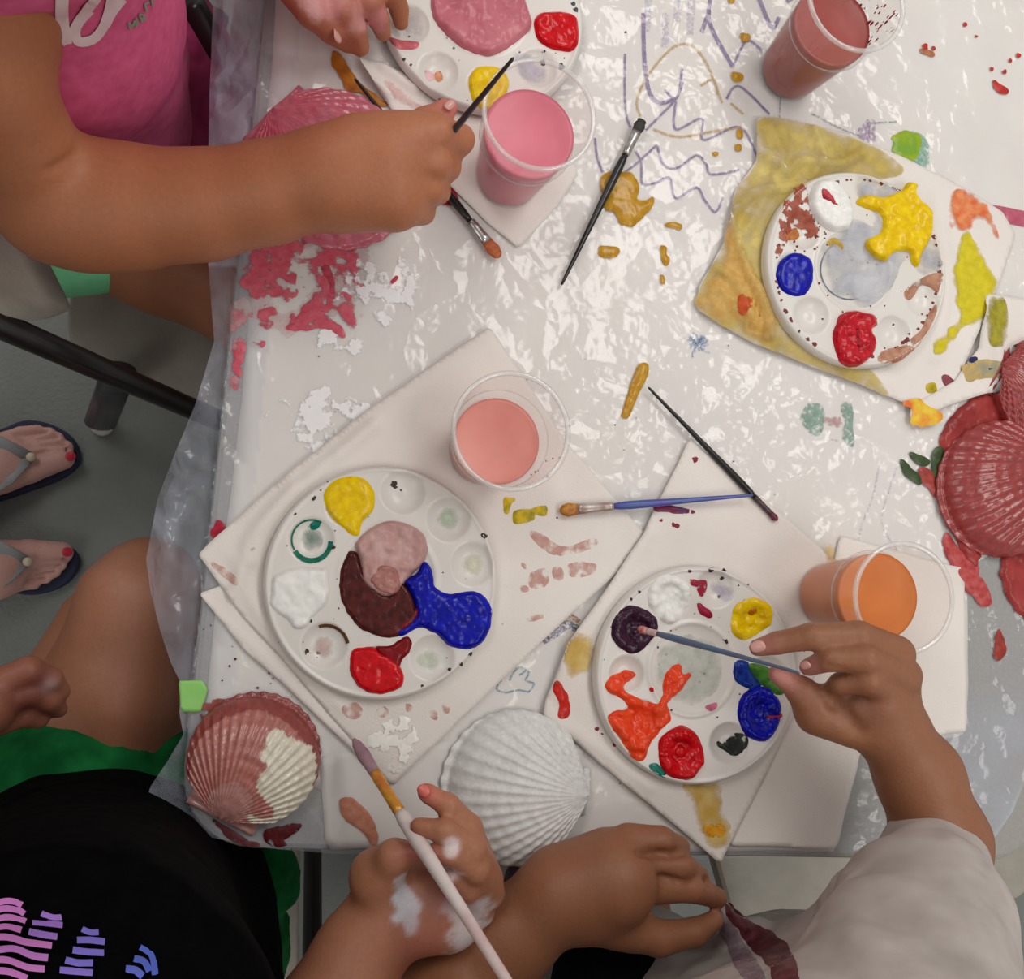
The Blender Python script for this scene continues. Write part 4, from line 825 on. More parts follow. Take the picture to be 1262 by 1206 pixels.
# paint splashes inside the brick red cup
Hc = .114
V = []; F = []; prt = []
for i in range(70):
    a = rng.uniform(-.9, 1.3); z = rng.uniform(.070, .110); r = .0270+(.0388-.0270)*(z/Hc)**.95-.0009
    cpt = b1+Vector((r*math.cos(a), r*math.sin(a), z)); s_ = rng.uniform(.0006, .0022); tng = Vector((-math.sin(a), math.cos(a), 0)); upv = Vector((0, 0, 1))
    prt.append(([cpt+tng*s_*math.cos(k)*.6+upv*s_*math.sin(k)*1.5 for k in np.arange(6)*PI/3], [(0, 1, 2, 3, 4, 5)]))
V, F = merge(prt); obj('paint_splashes', V, F, paintmat('crimson_splash', (175, 40, 60), rough=.4), cup1)

# ================================================================ brushes
blackl = mat('black_lacquer', (26, 24, 24), (34, 31, 31), rough=.25); silver = mat('ferrule_metal', (196, 194, 190), (150, 148, 146), rough=.25, metal=.9, scale=160)
def brush(name, tip, end, label, lens=(.012, .022), rh=.0026, rf=.0022, hm=blackl, fm=silver, bm=None, flat=1.0, tipr=.3, group=None, hprof=None, wide=1.0):
    tip = Vector(tip); end = Vector(end); L_ = (end-tip).length; d = (end-tip).normalized()
    t = thing('paint_brush', tip, label, 'paint brush', group)
    lb, lf = lens
    br_ = [(rf*tipr*wide, rf*tipr), (rf*.9*wide, rf*.8), (rf*1.25*wide, rf*flat), (rf*1.05*wide, rf*flat), (rf*wide, rf*flat)]
    V, F = tube([tip+d*lb*u for u in (0, .15, .5, .8, 1.05)], [tuple(b) for b in br_], 14); obj('bristles', V, F, bm, t)
    us = (0, .15, .2, .3, .72, .78, .84, .9, 1); fr_ = (1, 1, 1.06, 1, 1, 1.08, 1, 1.08, 1)
    V, F = tube([tip+d*(lb+lf*u) for u in us], [(rf*k*(wide+(1-wide)*u), rf*k*(flat+(1-flat)*u)) for u, k in zip(us, fr_)], 16); obj('ferrule', V, F, fm, t)
    hs = hprof or [(0, .9), (.04, 1.15), (.12, 1.35), (.25, 1.25), (.5, .95), (.75, .7), (.95, .5), (.99, .42), (1, .2)]
    V, F = tube([tip+d*(lb+lf+(L_-lb-lf)*u) for u, k in hs], [rh*k for u, k in hs], 16); obj('handle', V, F, hm, t)
    return t
zb = ZN+.0008
bris_o = mat('orange_bristles', (196, 108, 60), (170, 84, 44), rough=.6, scale=400, stretch=(1, 1, 1), bump=.0003, bscale=900)
brush('paint_brush', P(616, 317, zb+.004), P(437, 97, zb+.007), 'black paint brush with orange-brown bristles lying beside the pink cup', lens=(.016, .021), rf=.0036, flat=.6, wide=1.3, bm=bris_o)
brush('paint_brush', P(791, 149, zb+.006), P(692, 351, zb+.003), 'black paint brush with silver ferrule lying across the gold puddle', lens=(.010, .024), rf=.0034, flat=.6, wide=1.25, rh=.0028, bm=mat('black_bristles', (28, 26, 26), (45, 42, 40), rough=.6), tipr=1.0)
brush('paint_brush', P(958, 641, zb+.005), P(799, 477, zb+.004), 'black paint brush with plum bristles lying on the napkin below the green paint drawing', lens=(.008, .02), rf=.0024, rh=.0024, fm=mat('stained_ferrule', (95, 70, 78), (60, 45, 50), rough=.4, scale=200), bm=mat('plum_bristles', (110, 40, 60), (80, 30, 45), rough=.5))
brush('paint_brush', P(690, 629, zb+.006), P(928, 610, zb+.0125), 'blue-handled paint brush with yellow-brown bristles pointing left between the two big napkins', lens=(.014, .030), rf=.0036, flat=.6, wide=1.25, rh=.0026, fm=mat('painted_ferrule', (205, 200, 196), (176, 150, 140), rough=.3, metal=.6, scale=90), hm=mat('blue_handle', (62, 92, 150), (80, 70, 160), rough=.35, scale=40), bm=mat('ochre_bristles', (196, 140, 30), (165, 95, 30), rough=.5, scale=250))

# ================================================================ scallop shells
def shell(hinge, far, zb, Hh, colf, label, m, nrib=22, parent=None, ear=1.0, tilt=0, ribd=.0011, wide=1.0, earw=1.0, pm=1.30):
    """hinge and far lip in px; a fan of ribs on a domed disc with two ears at the hinge"""
    a = P(*hinge, zb); b = P(*far, zb); D = (b-a).length; ax = (b-a).normalized(); lat = Vector((-ax.y, ax.x, 0)); R = D/2
    nt_, ns = 260, 90; V = []; C = []; uv = []
    for j in range(ns):
        s_ = (j/(ns-1))
        for i in range(nt_):
            t = -1+2*i/(nt_-1); ph = t*pm; rib = .5+.5*math.cos(t*nrib*PI); ch = 2*R*max(math.cos(ph), .0)*(1+.05*math.cos(ph*2))
            r = s_*(ch+.022*R*(rib-.5)*(s_**3)); x = r*math.cos(ph); y = r*math.sin(ph)*wide
            dc = math.hypot(x-R*.93, y/wide)/(R*1.06); z = Hh*max(0, 1-dc**2.3)**.62
            lowr = min(1, (s_)*2.2); z += ribd*(rib**1.3)*lowr*min(1, s_*1.5)*(1 if s_ > .1 else s_*10)+.0016*(1-s_)*math.exp(-(t*2)**2)
            z += .0002*math.sin(s_*60)+.0005
            V.append(a+ax*x+lat*y+Vector((0, 0, z))); uv.append((t, s_, rib, x/D, y/D))
    F = [(j*nt_+i, j*nt_+i+1, (j+1)*nt_+i+1, (j+1)*nt_+i) for j in range(ns-1) for i in range(nt_-1)]
    n0 = len(V)
    # skirt to the table and closed floor
    for i in range(nt_): p = V[(ns-1)*nt_+i].copy(); p.z = zb; V.append(p); uv.append((uv[(ns-1)*nt_+i][0], 1, 0, uv[(ns-1)*nt_+i][3], uv[(ns-1)*nt_+i][4]))
    F += [((ns-1)*nt_+i, (ns-1)*nt_+i+1, n0+i+1, n0+i) for i in range(nt_-1)]
    # ears
    for sg in (-1, 1):
        k = len(V); E = 10
        for u in range(E):
            for v in range(E):
                uu = u/(E-1); vv = v/(E-1); x = (-.03+.26*vv*(1-.25*uu))*R*ear; y = sg*(.02+.50*uu*earw)*R
                z = .002+Hh*.42*(1-uu)**1.2*(.6+.4*math.sin(vv*PI))+.0007*math.sin(vv*14)
                if u == E-1 or v == 0: z = .0006
                V.append(a+ax*x+lat*y+Vector((0, 0, z))); uv.append((0, .02, .5, x/D, y/D))
        for u in range(E-1):
            for v in range(E-1): q_ = k+u*E+v; F.append((q_, q_+1, q_+E+1, q_+E) if sg > 0 else (q_, q_+E, q_+E+1, q_+1))
    V = np.array([tuple(v) for v in V]); nz = fbm(V*90, 3); nz2 = fbm(V*320, 3)
    C = [lin(colf(*u_, n_, n2_))[:3] for u_, n_, n2_ in zip(uv, nz, nz2)]
    V[:, 2] += nz2*.0003
    o = obj('scallop_shell', V, F, m, attrs={'Col': np.array(C)}); tag(o, label, 'shell')
    return o
shm = mat('chalky_shell', (255, 255, 255), (240, 240, 240), rough=.6, attr=True, scale=300); shw = mat('wet_painted_shell', (255, 255, 255), (235, 235, 235), rough=.28, attr=True, scale=200, coat=.3, bump=.0004, bscale=260)
def col_white(t, s_, rib, x, y, n, n2):
    v = 226+8*n; return (v, v-.5, v-3)
shell((722, 975), (552, 962), ZN, .024, col_white, 'plain white scallop shell at the bottom edge of the table', shm, nrib=21, ribd=.0012, wide=1.06, earw=.62, ear=.8, pm=1.12)
_a, _b = P(272, 1006, ZN+.018), P(352, 868, ZN+.018); _ax = (_b-_a).normalized(); _lt = Vector((-_ax.y, _ax.x, 0)); _D = (P(352, 868, ZN)-P(272, 1006, ZN)).length
CPX = smooth_poly(crop(0, 800, 2.971, [(985, 330), (1000, 280), (1030, 275), (1060, 300), (1110, 320), (1150, 350), (1165, 420), (1150, 500), (1155, 560), (1110, 620), (1040, 650), (970, 650), (920, 600), (900, 575), (960, 600), (1000, 600), (1010, 560), (960, 500), (955, 450), (990, 400), (960, 370)]), 4)
CPL = np.array([((P(x, y, ZN+.018)-_a).dot(_ax)/_D, (P(x, y, ZN+.018)-_a).dot(_lt)/_D) for x, y in CPX])
def col_terr(t, s_, rib, x, y, n, n2):
    # unpainted cream patch on the right, darker band along the lip, pinkish near the hinge
    if s_ < .33+.03*n2: return (196, 140, 134)
    lip = s_ > .86+.03*n2
    cream = polydist(np.array([[x, y]]), CPL)[0][0] > .012*n2+.008*n+.012*(rib < .4)-.01
    if cream: return (226, 219, 200)
    if lip: return (150+14*n, 72+10*n, 66+10*n)
    k = 12*rib
    return (176+k+8*n, 108+k, 98+k)
shell((272, 1006), (352, 868), ZN, .024, col_terr, 'scallop shell painted terracotta with a cream patch, at the lower left table corner', shw, nrib=24, wide=1.05, ribd=.0011, earw=1.15, ear=1.5, pm=1.14)
def col_pink(t, s_, rib, x, y, n, n2): return (205+14*n2, 105+20*n+8*n2, 122+20*n+8*n2)
shell((336, 140), (482, 275), ZN, .022, col_pink, 'scallop shell covered in wet pink paint under the outstretched hand', shw, nrib=22, ribd=.0013)
def col_brick(t, s_, rib, x, y, n, n2): return (152+16*n2+6*rib, 54+10*n2+6*rib, 52+10*n2+6*rib)
shell((1300, 575), (1166, 628), ZN+.0015, .022, col_brick, 'scallop shell covered in brick red paint at the right edge of the picture', shw, nrib=24, wide=1.0, ribd=.0013)
shell((1226, 452), (1335, 515), ZN+.0005, .020, col_brick, 'brick red shell behind the large red one, half cut off by the right edge', shw, nrib=22, ribd=.0013)

# ================================================================ chairs and stools
cream = mat('cream_plastic', (158, 152, 141), (166, 160, 149), rough=.45, scale=40, bump=.0004, bscale=250); btube = mat('black_tube', (24, 22, 22), (32, 29, 28), rough=.3); gsteel = mat('grey_leg_steel', (70, 72, 76), (84, 86, 90), rough=.4, metal=.4); capm = mat('white_foot_cap', (205, 203, 196), rough=.5)
def curved_panel(o, ax, la, ua, w_, h_, bow, th):
    V = []; F = []; n, m_ = 24, 10
    for sd in (0, 1):
        for i in range(n+1):
            for j in range(m_+1):
                u = i/n*2-1; v = j/m_*2-1; k = (1-.12*max(0, abs(v)-.4)**2*3); kk = 1-.22*abs(u)**6
                V.append(o+la*(u*w_/2*k)+ua*(v*h_/2*kk)+ax*(-bow*(1-u*u)+(th if sd else 0)))
    N1 = (n+1)*(m_+1)
    for i in range(n):
        for j in range(m_): a = i*(m_+1)+j; F += [(a, a+1, a+m_+2, a+m_+1), (N1+a, N1+a+m_+1, N1+a+m_+2, N1+a+1)]
    for i in range(n): a = i*(m_+1); b = a+m_; F += [(a, a+m_+1, N1+a+m_+1, N1+a), (b, N1+b, N1+b+m_+1, b+m_+1)]
    for j in range(m_): a = j; b = n*(m_+1)+j; F += [(a, N1+a, N1+a+1, a+1), (b, b+1, N1+b+1, N1+b)]
    return V, F
def fold_chair(T, yaw, label, wd=.42, side=1, seatz=.45, group=None, fw=0.0, bow=.03, bh=.19, sd=.19, run=.43, rt=.12, rz=.44, rf=-.07):
    """T: top of the chair's right-hand tube (side=1: the chair extends to its left)"""
    f = Vector((math.cos(yaw), math.sin(yaw), 0)); l = Vector((-f.y, f.x, 0))*side; T = Vector(T); up = Vector((0, 0, 1)); zt_ = T.z; T0 = Vector((T.x, T.y, 0))
    t = thing('folding_chair', T0+f*.15+l*wd/2, label, 'chair', group)
    sl = (up*zt_-f*run).normalized()
    for s_ in (0, 1):
        b = T0+l*wd*s_
        obj('side_tube', *tube([b+up*zt_, b+f*.15+up*(zt_*(1-.15/run)), b+f*run+up*.012], .0105, 14), btube, t)
        b2 = b+l*(.022 if s_ == 0 else -.022)
        obj('rear_leg', *tube([b2+f*rt+up*rz, b2+f*rf+up*.025], [(.016, .009), (.022, .012)], 12), gsteel, t)
        obj('foot_cap', *tube([b2+f*(rf+.002)+up*.03, b2+f*(rf-.003)+up*.0], .017, 14), capm, t)
    sc = T0+f*(.22+fw)+l*wd/2; hw = wd/2-.015
    out = []
    for k in range(40):
        a = 2*PI*k/40; cu = abs(math.cos(a))**.35*(1 if math.cos(a) > 0 else -1); cv = abs(math.sin(a))**.35*(1 if math.sin(a) > 0 else -1)
        p = sc+f*(cu*sd)+l*(cv*hw); out.append((p.x, p.y))
    ar = sum(out[i][0]*out[(i+1) % 40][1]-out[(i+1) % 40][0]*out[i][1] for i in range(40))
    if ar < 0: out = out[::-1]
    obj('seat', *slab(out, seatz-.018, seatz, .004), cream, t)
    bc = T0+f*.052+l*wd/2+up*(zt_-.085)
    obj('backrest', *curved_panel(bc, f, l, sl, wd-.012, bh, bow, .008), cream, t)
    obj('cross_bar', *tube([T0+f*.33+up*.18, T0+f*.33+l*wd+up*.18], .008, 10), btube, t)
    return t
fold_chair((-.304, .177, .87), math.radians(-7.5), 'cream folding chair with black frame under the child in pink', fw=.045, sd=.235, bow=.11, bh=.24, run=.50, rt=.115, rz=.53, rf=.0)
fold_chair((-.128, .455, .72), math.radians(-37), 'folding chair with a black tube showing behind the pink shirt at the top', wd=.40)
fold_chair((.062, -.60, .74), math.radians(93.5), 'folding chair under the child in black, its black tube running down from the table edge')
def stool(cx_, cy_, yaw, w_, d_, label, z=.45):
    t = thing('stool', (cx_, cy_, 0), label, 'stool'); R = Matrix.Rotation(yaw, 3, 'Z'); out = [tuple((R@Vector((x, y, 0))+Vector((cx_, cy_, 0)))[:2]) for x, y in rrect(-w_/2, w_/2, -d_/2, d_/2, .045)]
    obj('seat', *slab(out, z-.022, z, .006), cream, t, smooth=False)
    for sx in (-1, 1):
        for sy in (-1, 1):
            p = R@Vector((sx*(w_/2-.05), sy*(d_/2-.05), 0))+Vector((cx_, cy_, 0)); obj('leg', *tube([p+Vector((0, 0, z-.02)), p], .012, 12), gsteel, t)
stool(.675, -.22, math.radians(20), .40, .34, 'empty cream stool at the lower right, partly under the table corner beside the grey shirt')
stool(.235, -.36, math.radians(3), .25, .28, 'cream stool below the bottom table edge, mostly hidden by the hand with the white brush')

# ================================================================ people
skinm = mat('skin', (255, 255, 255), (246, 246, 246), rough=.48, attr=True, sss=.12, scale=300, bump=.00025, bscale=420, spec=.4)
skinm.node_tree.nodes['Principled BSDF'].inputs['Subsurface Weight'].default_value = .1
def person(label, prims, h, base, spots=(), creases=()):
    V, F, C = skin(prims, h, base, spots, creases)
    o = obj('person', V, F, skinm, attrs={'Col': C}); tag(o, label, 'person'); return o, bvh_of(V, F)
def garment(name, prims, h, m, parent, colf=None, fold=.004, fs=(14, 14, 5), label=None):
    V, F = blob(prims, h); V = relax(V, F, 2); Nn = vnormals(V, F)
    n = fbm(V*np.array(fs), 3); r = 1-np.abs(n)*2
    V = V+Nn*(fold*r)[:, None]; V = V+Nn*(fold*.35*fbm(V*42, 2))[:, None]
    at = None
    if colf is not None: at = {'Col': colf(V)}
    return obj(name, V, F, m, parent, attrs=at, label=label), bvh_of(V, F)
def pr(pts, k): return chain(pts, k)
def head(c, yaw, s=1.0):
    c = Vector(c); f = Vector((math.cos(yaw), math.sin(yaw), 0)); l = Vector((-f.y, f.x, 0)); u = Vector((0, 0, 1))
    q = lambda a, b, d, r: (*(c+f*a*s+l*b*s+u*d*s), r*s)
    o = wchain([q(-.02, 0, -.17, .042), q(-.012, 0, -.05, .038)], .02)+wchain([q(-.018, 0, .02, .074), q(.018, 0, .018, .066)], .02)+wchain([q(.022, 0, -.03, .050), q(.046, 0, -.068, .022)], .02)
    o += wchain([q(.078, 0, .012, .006), q(.088, 0, -.016, .010)], .008)+wchain([q(.070, -.014, -.042, .007), q(.070, .014, -.042, .007)], .006)
    for b in (-1, 1): o += wchain([q(-.002, .072*b, .012, .010), q(-.004, .076*b, -.014, .008)], .006)
    return o
def face(c, yaw, parent, hairm, s=1.0, long=.05):
    c = Vector(c); f = Vector((math.cos(yaw), math.sin(yaw), 0)); l = Vector((-f.y, f.x, 0)); u = Vector((0, 0, 1))
    for b in (-1, 1):
        e = c+(f*.0645+l*.028*b+u*.004)*s
        obj('eye', *lathe(e, [(.0003, -.011*s)]+[(.011*s*math.sin(a), -.011*s*math.cos(a)) for a in np.linspace(.3, PI-.3, 8)]+[(.0003, .011*s)], 16), mat('eye_white', (225, 220, 214), rough=.2), parent)
        k = e+f*.0085*s; obj('iris', *lathe(k, [(.0003, -.0052*s)]+[(.0052*s*math.sin(a), -.0052*s*math.cos(a)) for a in np.linspace(.3, PI-.3, 6)]+[(.0003, .0052*s)], 12), mat('iris_brown', (40, 24, 16), rough=.1), parent)
    q = lambda a, b, d, r: (*(c+f*a*s+l*b*s+u*d*s), r*s)
    garment('hair', wchain([q(-.032, 0, .03, .080), q(.012, 0, .055, .062)], .02)+wchain([q(-.045, 0, .02, .070), q(-.055, 0, -long, .055)], .03), .005, hairm, parent, fold=.004, fs=(40, 40, 6))
HA, HC, HD = P(0, -200, 1.0), P(60, 1290, 1.0), P(930, 1480, .95)
hair_m = mat('dark_hair', (34, 24, 18), (58, 42, 30), rough=.45, scale=90, stretch=(3, 3, .4))
W3 = lambda px, py, z, r: (*P(px, py, z), r)
nail_p = mat('bare_nail', (205, 150, 140), (212, 160, 150), rough=.25)
# ---- child in pink, upper left
A = []
A += pr([(-150, -170, 1.0, 90), (-28, 88, .90, 66), (66, 245, .80, 61)], .02)
A += pr([(66, 250, .80, 61), (110, 256, .80, 66), (166, 256, .805, 64), (250, 253, .815, 58), (333, 237, .83, 54), (405, 216, .845, 50)], .02)
A += pr([(405, 214, .845, 52), (470, 200, .855, 52)], .02)+pr([(430, 232, .845, 50), (485, 246, .85, 40)], .02)+pr([(450, 185, .855, 40), (510, 172, .865, 34)], .015)
A += pr([(495, 168, .868, 28), (540, 164, .868, 23), (566, 172, .855, 19), (560, 186, .84, 15)], .004)
A += pr([(500, 198, .865, 25), (538, 202, .862, 20), (551, 206, .845, 17), (540, 214, .83, 14)], .004)
A += pr([(500, 228, .858, 24), (530, 232, .852, 19), (540, 236, .838, 15), (528, 242, .825, 13)], .004)
A += pr([(485, 256, .85, 24), (512, 258, .842, 18), (522, 262, .828, 14), (508, 268, .82, 12)], .004)
A += pr([(480, 175, .85, 26), (525, 150, .852, 17), (548, 136, .856, 12), (556, 131, .856, 9)], .006)
A += pr([(60, 245, .52, 74), (200, 305, .53, 72), (330, 372, .53, 68), (420, 410, .50, 60)], .02)
A += wchain([W3(420, 410, .50, .045), (.10, .20, .30, .045), (.10, .16, .08, .03), (.17, .12, .045, .026)], .02)
A += pr([(95, 150, .53, 118), (40, 0, .80, 118)], .04)+pr([(-150, -170, 1.0, 92), (130, -260, 1.0, 90)], .04)+pr([(40, 0, .80, 118), (0, -200, 1.0, 130)], .04)
# left arm and painted hand at the top
A += pr([(130, -260, 1.0, 88), (255, -215, .84, 70), (330, -70, .80, 44)], .02)
A += pr([(330, -75, .80, 44), (375, -50, .803, 46), (425, -40, .803, 40)], .015)
A += pr([(352, -30, .802, 25), (385, 12, .803, 22), (410, 36, .79, 18), (428, 52, .776, 13)], .003)
A += pr([(400, -30, .803, 25), (422, 10, .803, 19), (436, 36, .79, 16), (444, 58, .776, 12)], .003)
A += pr([(435, -40, .803, 23), (455, 0, .80, 17), (466, 22, .788, 14), (472, 40, .776, 11)], .003)
A += pr([(460, -45, .80, 20), (484, -10, .795, 15), (492, 12, .78, 12), (494, 28, .772, 10)], .003)
HAc = (HA.x+.02, HA.y-.02, 1.235); A += head(HAc, math.radians(-35), .95); A += wchain([(HA.x, HA.y, 1.0, .055), (HA.x, HA.y, 1.08, .038)], .03)
pk = (205, 128, 128); SP = []
for x, y, z, r, cc, st in ((400, 10, .80, .035, (172, 100, 88), .6), (385, 5, .81, .012, (214, 160, 158), 1), (410, 8, .81, .010, (206, 140, 138), 1), (440, 20, .80, .010, (206, 150, 146), 1), (460, 20, .79, .012, (200, 128, 130), 1), (380, -40, .82, .018, (205, 135, 135), 1), (445, 0, .81, .02, (190, 120, 110), .7), (556, 130, .86, .012, (216, 120, 120), .8), (558, 165, .87, .02, (190, 120, 92), .3), (276, 253, .868, .0016, (90, 55, 40), .6)):
    SP.append((P(x, y, z), r, cc, st))
CR = [(P(62, 212, .865), P(95, 190, .855), .0022, .004)]
def lip(c, yaw, s=.95): return (Vector(c)+(Vector((math.cos(yaw), math.sin(yaw), 0))*.080+Vector((0, 0, -.042)))*s, .016*s, (176, 84, 80), .8)
SP.append(lip(HAc, math.radians(-35)))
pa, bva = person('child in a pink shirt reaching over the table with a dark paint brush', A, .0024, (176, 112, 78), SP, CR)
face(HAc, math.radians(-35), pa, hair_m, .95, .10)
nail('fingernail', P(416, 44, .8005), P(430, 60, .786), (-.1, .1, 1), .010, .011, nail_p, pa)
nail('fingernail', P(554, 129, .8655), P(562, 122, .8650), (0, 0, 1), .007, .009, nail_p, pa)
pinkf = mat('pink_jersey', (216, 92, 138), (226, 104, 150), rough=.85, scale=120, bump=.0006, bscale=60, spec=.2)
sh, bsh = garment('shirt', pr([(96, 150, .55, 128), (40, -5, .80, 150), (0, -200, .97, 158)], .04)+pr([(-150, -170, 1.0, 122), (130, -260, 1.0, 118)], .04)+pr([(-150, -170, 1.0, 122), (-125, -118, .975, 100)], .03)+pr([(130, -260, 1.0, 118), (190, -245, .93, 98)], .03)+pr([(0, -200, 1.0, 166), (0, -200, 1.02, 150)], .03)+pr([(0, 40, .72, 110), (110, 30, .68, 96)], .03), .004, pinkf, pa, fold=.0035)
ds, _ = garment('shorts', pr([(160, 140, .52, 92), (196, 60, .54, 72), (205, 120, .53, 66), (208, 175, .52, 58)], .02), .004, mat('dark_pink_jersey', (172, 56, 106), (186, 66, 118), rough=.85, scale=60, bump=.0008, bscale=50, spec=.2), pa, fold=.006, fs=(30, 22, 8), label='deeper pink skirt of the outfit')
def hemcol(V):
    C = np.tile(np.array(lin((118, 205, 150))[:3]), (len(V), 1)); a = np.array(P(-40, 250, .58)); b = np.array(P(50, 304, .58)); ab = b-a; t = np.clip(((V-a)@ab)/(ab@ab), 0, 1); dd = np.linalg.norm((V-a-t[:, None]*ab)[:, :2], axis=1)
    C[dd < .020] = np.array(lin((226, 132, 200))[:3]); return C
garment('hem', pr([(-80, 150, .53, 90), (-8, 232, .55, 92), (62, 276, .55, 80), (118, 302, .54, 52)], .02), .0035, mat('mint_jersey', (255, 255, 255), (240, 240, 240), rough=.8, attr=True), pa, colf=hemcol, fold=.002, label='mint and lilac hem')
wh = mat('white_print', (226, 205, 210), (236, 218, 222), rough=.6); hs_ = onto(bsh, .75)
z3 = lambda pts: crop(0, 0, 3.005, pts)
ribbon('lettering', z3([(232, -60), (226, 40), (240, 158)]), 16, hs_, wh, sh, lift=.0012)
ribbons('lettering', [z3([(225, 150), (262, 120), (290, 70), (318, 30), (350, -10), (372, -60)]), z3([(330, 30), (290, 75), (275, 115), (290, 148), (340, 140), (378, 95), (400, 30), (412, -40)]), z3([(385, 90), (410, 40), (450, -10)])], 12, hs_, wh, sh, lift=.0012)
gl = mat('glitter_print', (150, 150, 130), (110, 160, 130), rough=.4, scale=900)
ribbons('small_lettering', [z3([(478, 105), (472, 82), (486, 92), (494, 74), (500, 96)]), z3([(506, 88), (498, 62)]), z3([(522, 78), (512, 50), (530, 56), (522, 66), (538, 70)]), z3([(540, 40), (532, 12), (548, 6)]), z3([(562, 20), (556, -8), (572, -12)])], 2.6, hs_, gl, sh, lift=.0012)
# ---- child in black, lower left
Cb = []
Cb += pr([(110, 1010, .56, 84), (140, 860, .58, 80), (172, 745, .585, 66), (184, 722, .575, 56)], .012)
Cb += pr([(180, 730, .54, 50), (130, 775, .50, 52), (60, 890, .44, 56), (20, 1010, .42, 44)], .004)
Cb += pr([(95, 1165, .66, 150), (95, 1080, .56, 118)], .04)+pr([(60, 1260, .95, 150), (80, 1180, .75, 140)], .04)+pr([(-60, 1300, 1.0, 100), (200, 1330, 1.0, 100)], .04)
Cb += pr([(200, 1330, 1.0, 95), (345, 1350, .86, 78), (405, 1255, .81, 60), (442, 1178, .80, 49), (470, 1125, .80, 42)], .015)
Cb += pr([(478, 1135, .80, 44), (545, 1125, .80, 44)], .012)+pr([(495, 1095, .80, 38), (568, 1085, .80, 34)], .012)+pr([(560, 1130, .797, 32), (582, 1100, .80, 26)], .01)
Cb += pr([(592, 1066, .812, 20), (577, 1020, .836, 17), (552, 992, .843, 14), (528, 978, .84, 11), (524, 975, .838, 10)], .003)
Cb += pr([(600, 1082, .812, 20), (582, 1046, .845, 17), (548, 1024, .853, 14), (516, 1018, .846, 11)], .003)
Cb += pr([(602, 1100, .808, 20), (586, 1070, .842, 17), (556, 1052, .853, 13), (532, 1050, .847, 11)], .003)
Cb += pr([(590, 1122, .80, 20), (576, 1096, .832, 15), (556, 1080, .84, 12), (540, 1076, .832, 10)], .003)
Cb += pr([(478, 1112, .80, 40), (466, 1080, .812, 32), (486, 1056, .83, 20), (508, 1050, .838, 13)], .006)
Cb += pr([(-60, 1300, 1.0, 90), (-190, 1080, .85, 70), (-90, 880, .735, 44)], .015)
Cb += pr([(-90, 882, .735, 42), (-20, 868, .722, 36)], .01)+pr([(-15, 850, .724, 20), (35, 826, .722, 16), (62, 836, .712, 13), (76, 852, .70, 10)], .003)+pr([(-10, 868, .722, 20), (35, 852, .716, 16), (60, 862, .706, 13), (72, 874, .695, 10)], .003)+pr([(-10, 890, .715, 18), (28, 880, .708, 14), (48, 886, .698, 11)], .003)
HCc = (HC.x-.045, HC.y-.055, 1.24)
Cb += head(HCc, math.radians(80), .95)+wchain([(HC.x, HC.y, 1.0, .07), (HC.x-.04, HC.y-.05, 1.09, .038)], .03)
SP = [(P(*a[:3]), *a[3:]) for a in ((578, 1120, .82, .017, (214, 204, 206), 1.0), (572, 1145, .81, .017, (222, 214, 214), 1), (592, 1105, .815, .010, (226, 218, 218), 1), (508, 1098, .835, .011, (226, 226, 232), 1.0), (502, 1120, .83, .011, (222, 224, 232), 1.0), (505, 1135, .825, .008, (216, 216, 226), 1.0), (550, 1120, .835, .014, (150, 92, 84), .8), (556, 1045, .863, .008, (224, 208, 206), 1), (552, 1076, .848, .009, (226, 206, 204), 1), (538, 1066, .85, .010, (198, 120, 118), .9), (524, 976, .848, .012, (205, 110, 95), .8), (508, 1046, .85, .010, (165, 70, 80), .8), (520, 1155, .82, .018, (165, 95, 85), .7), (540, 1090, .82, .02, (120, 62, 56), .6), (500, 1175, .815, .012, (150, 85, 75), .6),
      (50, 836, .725, .016, (110, 55, 52), .85), (60, 870, .70, .014, (88, 34, 36), .9), (10, 850, .735, .030, (130, 72, 58), .7), (62, 846, .722, .006, (190, 160, 160), .8), (30, 870, .72, .016, (96, 42, 42), .8),
      (172, 720, .63, .05, (190, 135, 115), .4), (110, 860, .63, .06, (140, 90, 68), .4))]  # last spot darkens the thigh: shading tinted into the skin colour
CR = [(P(132, 708, .60), P(128, 750, .59), .006, .006), (P(128, 750, .59), P(95, 800, .56), .004, .008)]
SP.append(lip(HCc, math.radians(80)))
pc, bvc = person('child in a black printed shirt at the lower left, gripping the white brush', Cb, .0024, (172, 116, 88), SP, CR)
face(HCc, math.radians(80), pc, hair_m, .95, .12)
nail('fingernail', P(522, 974, .8475), P(512, 966, .845), (0, 0, 1), .008, .009, mat('painted_nail', (215, 110, 100), rough=.3), pc, label='nail smudged red')
blackf = mat('black_jersey', (3, 3, 5), (6, 6, 8), rough=.9, scale=80, bump=.0006, bscale=50, spec=.04)
shc, bshc = garment('shirt', pr([(92, 1085, .60, 130), (100, 1165, .68, 176), (60, 1260, .93, 210)], .03)+pr([(205, 1120, .63, 112), (200, 1260, .74, 128)], .03)+pr([(-60, 1290, .98, 130), (180, 1320, .98, 130)], .03)+pr([(-60, 1300, 1.0, 128), (200, 1330, 1.0, 128)], .03)+wchain([(HC.x, HC.y, 1.0, .09), (HC.x, HC.y, 1.03, .06)], .03), .004, blackf, pc, fold=.003)
greenf = mat('green_jersey', (12, 92, 44), (22, 112, 56), rough=.85, scale=60, bump=.0008, bscale=45, spec=.15)
garment('shorts', pr([(-20, 1010, .58, 84), (90, 968, .60, 72), (185, 950, .58, 52)], .02)+pr([(200, 1000, .57, 60), (285, 1085, .58, 62), (285, 1180, .56, 58)], .02), .0035, greenf, pc, fold=.007, fs=(22, 30, 10), label='green skirt showing beside and above the black shirt')
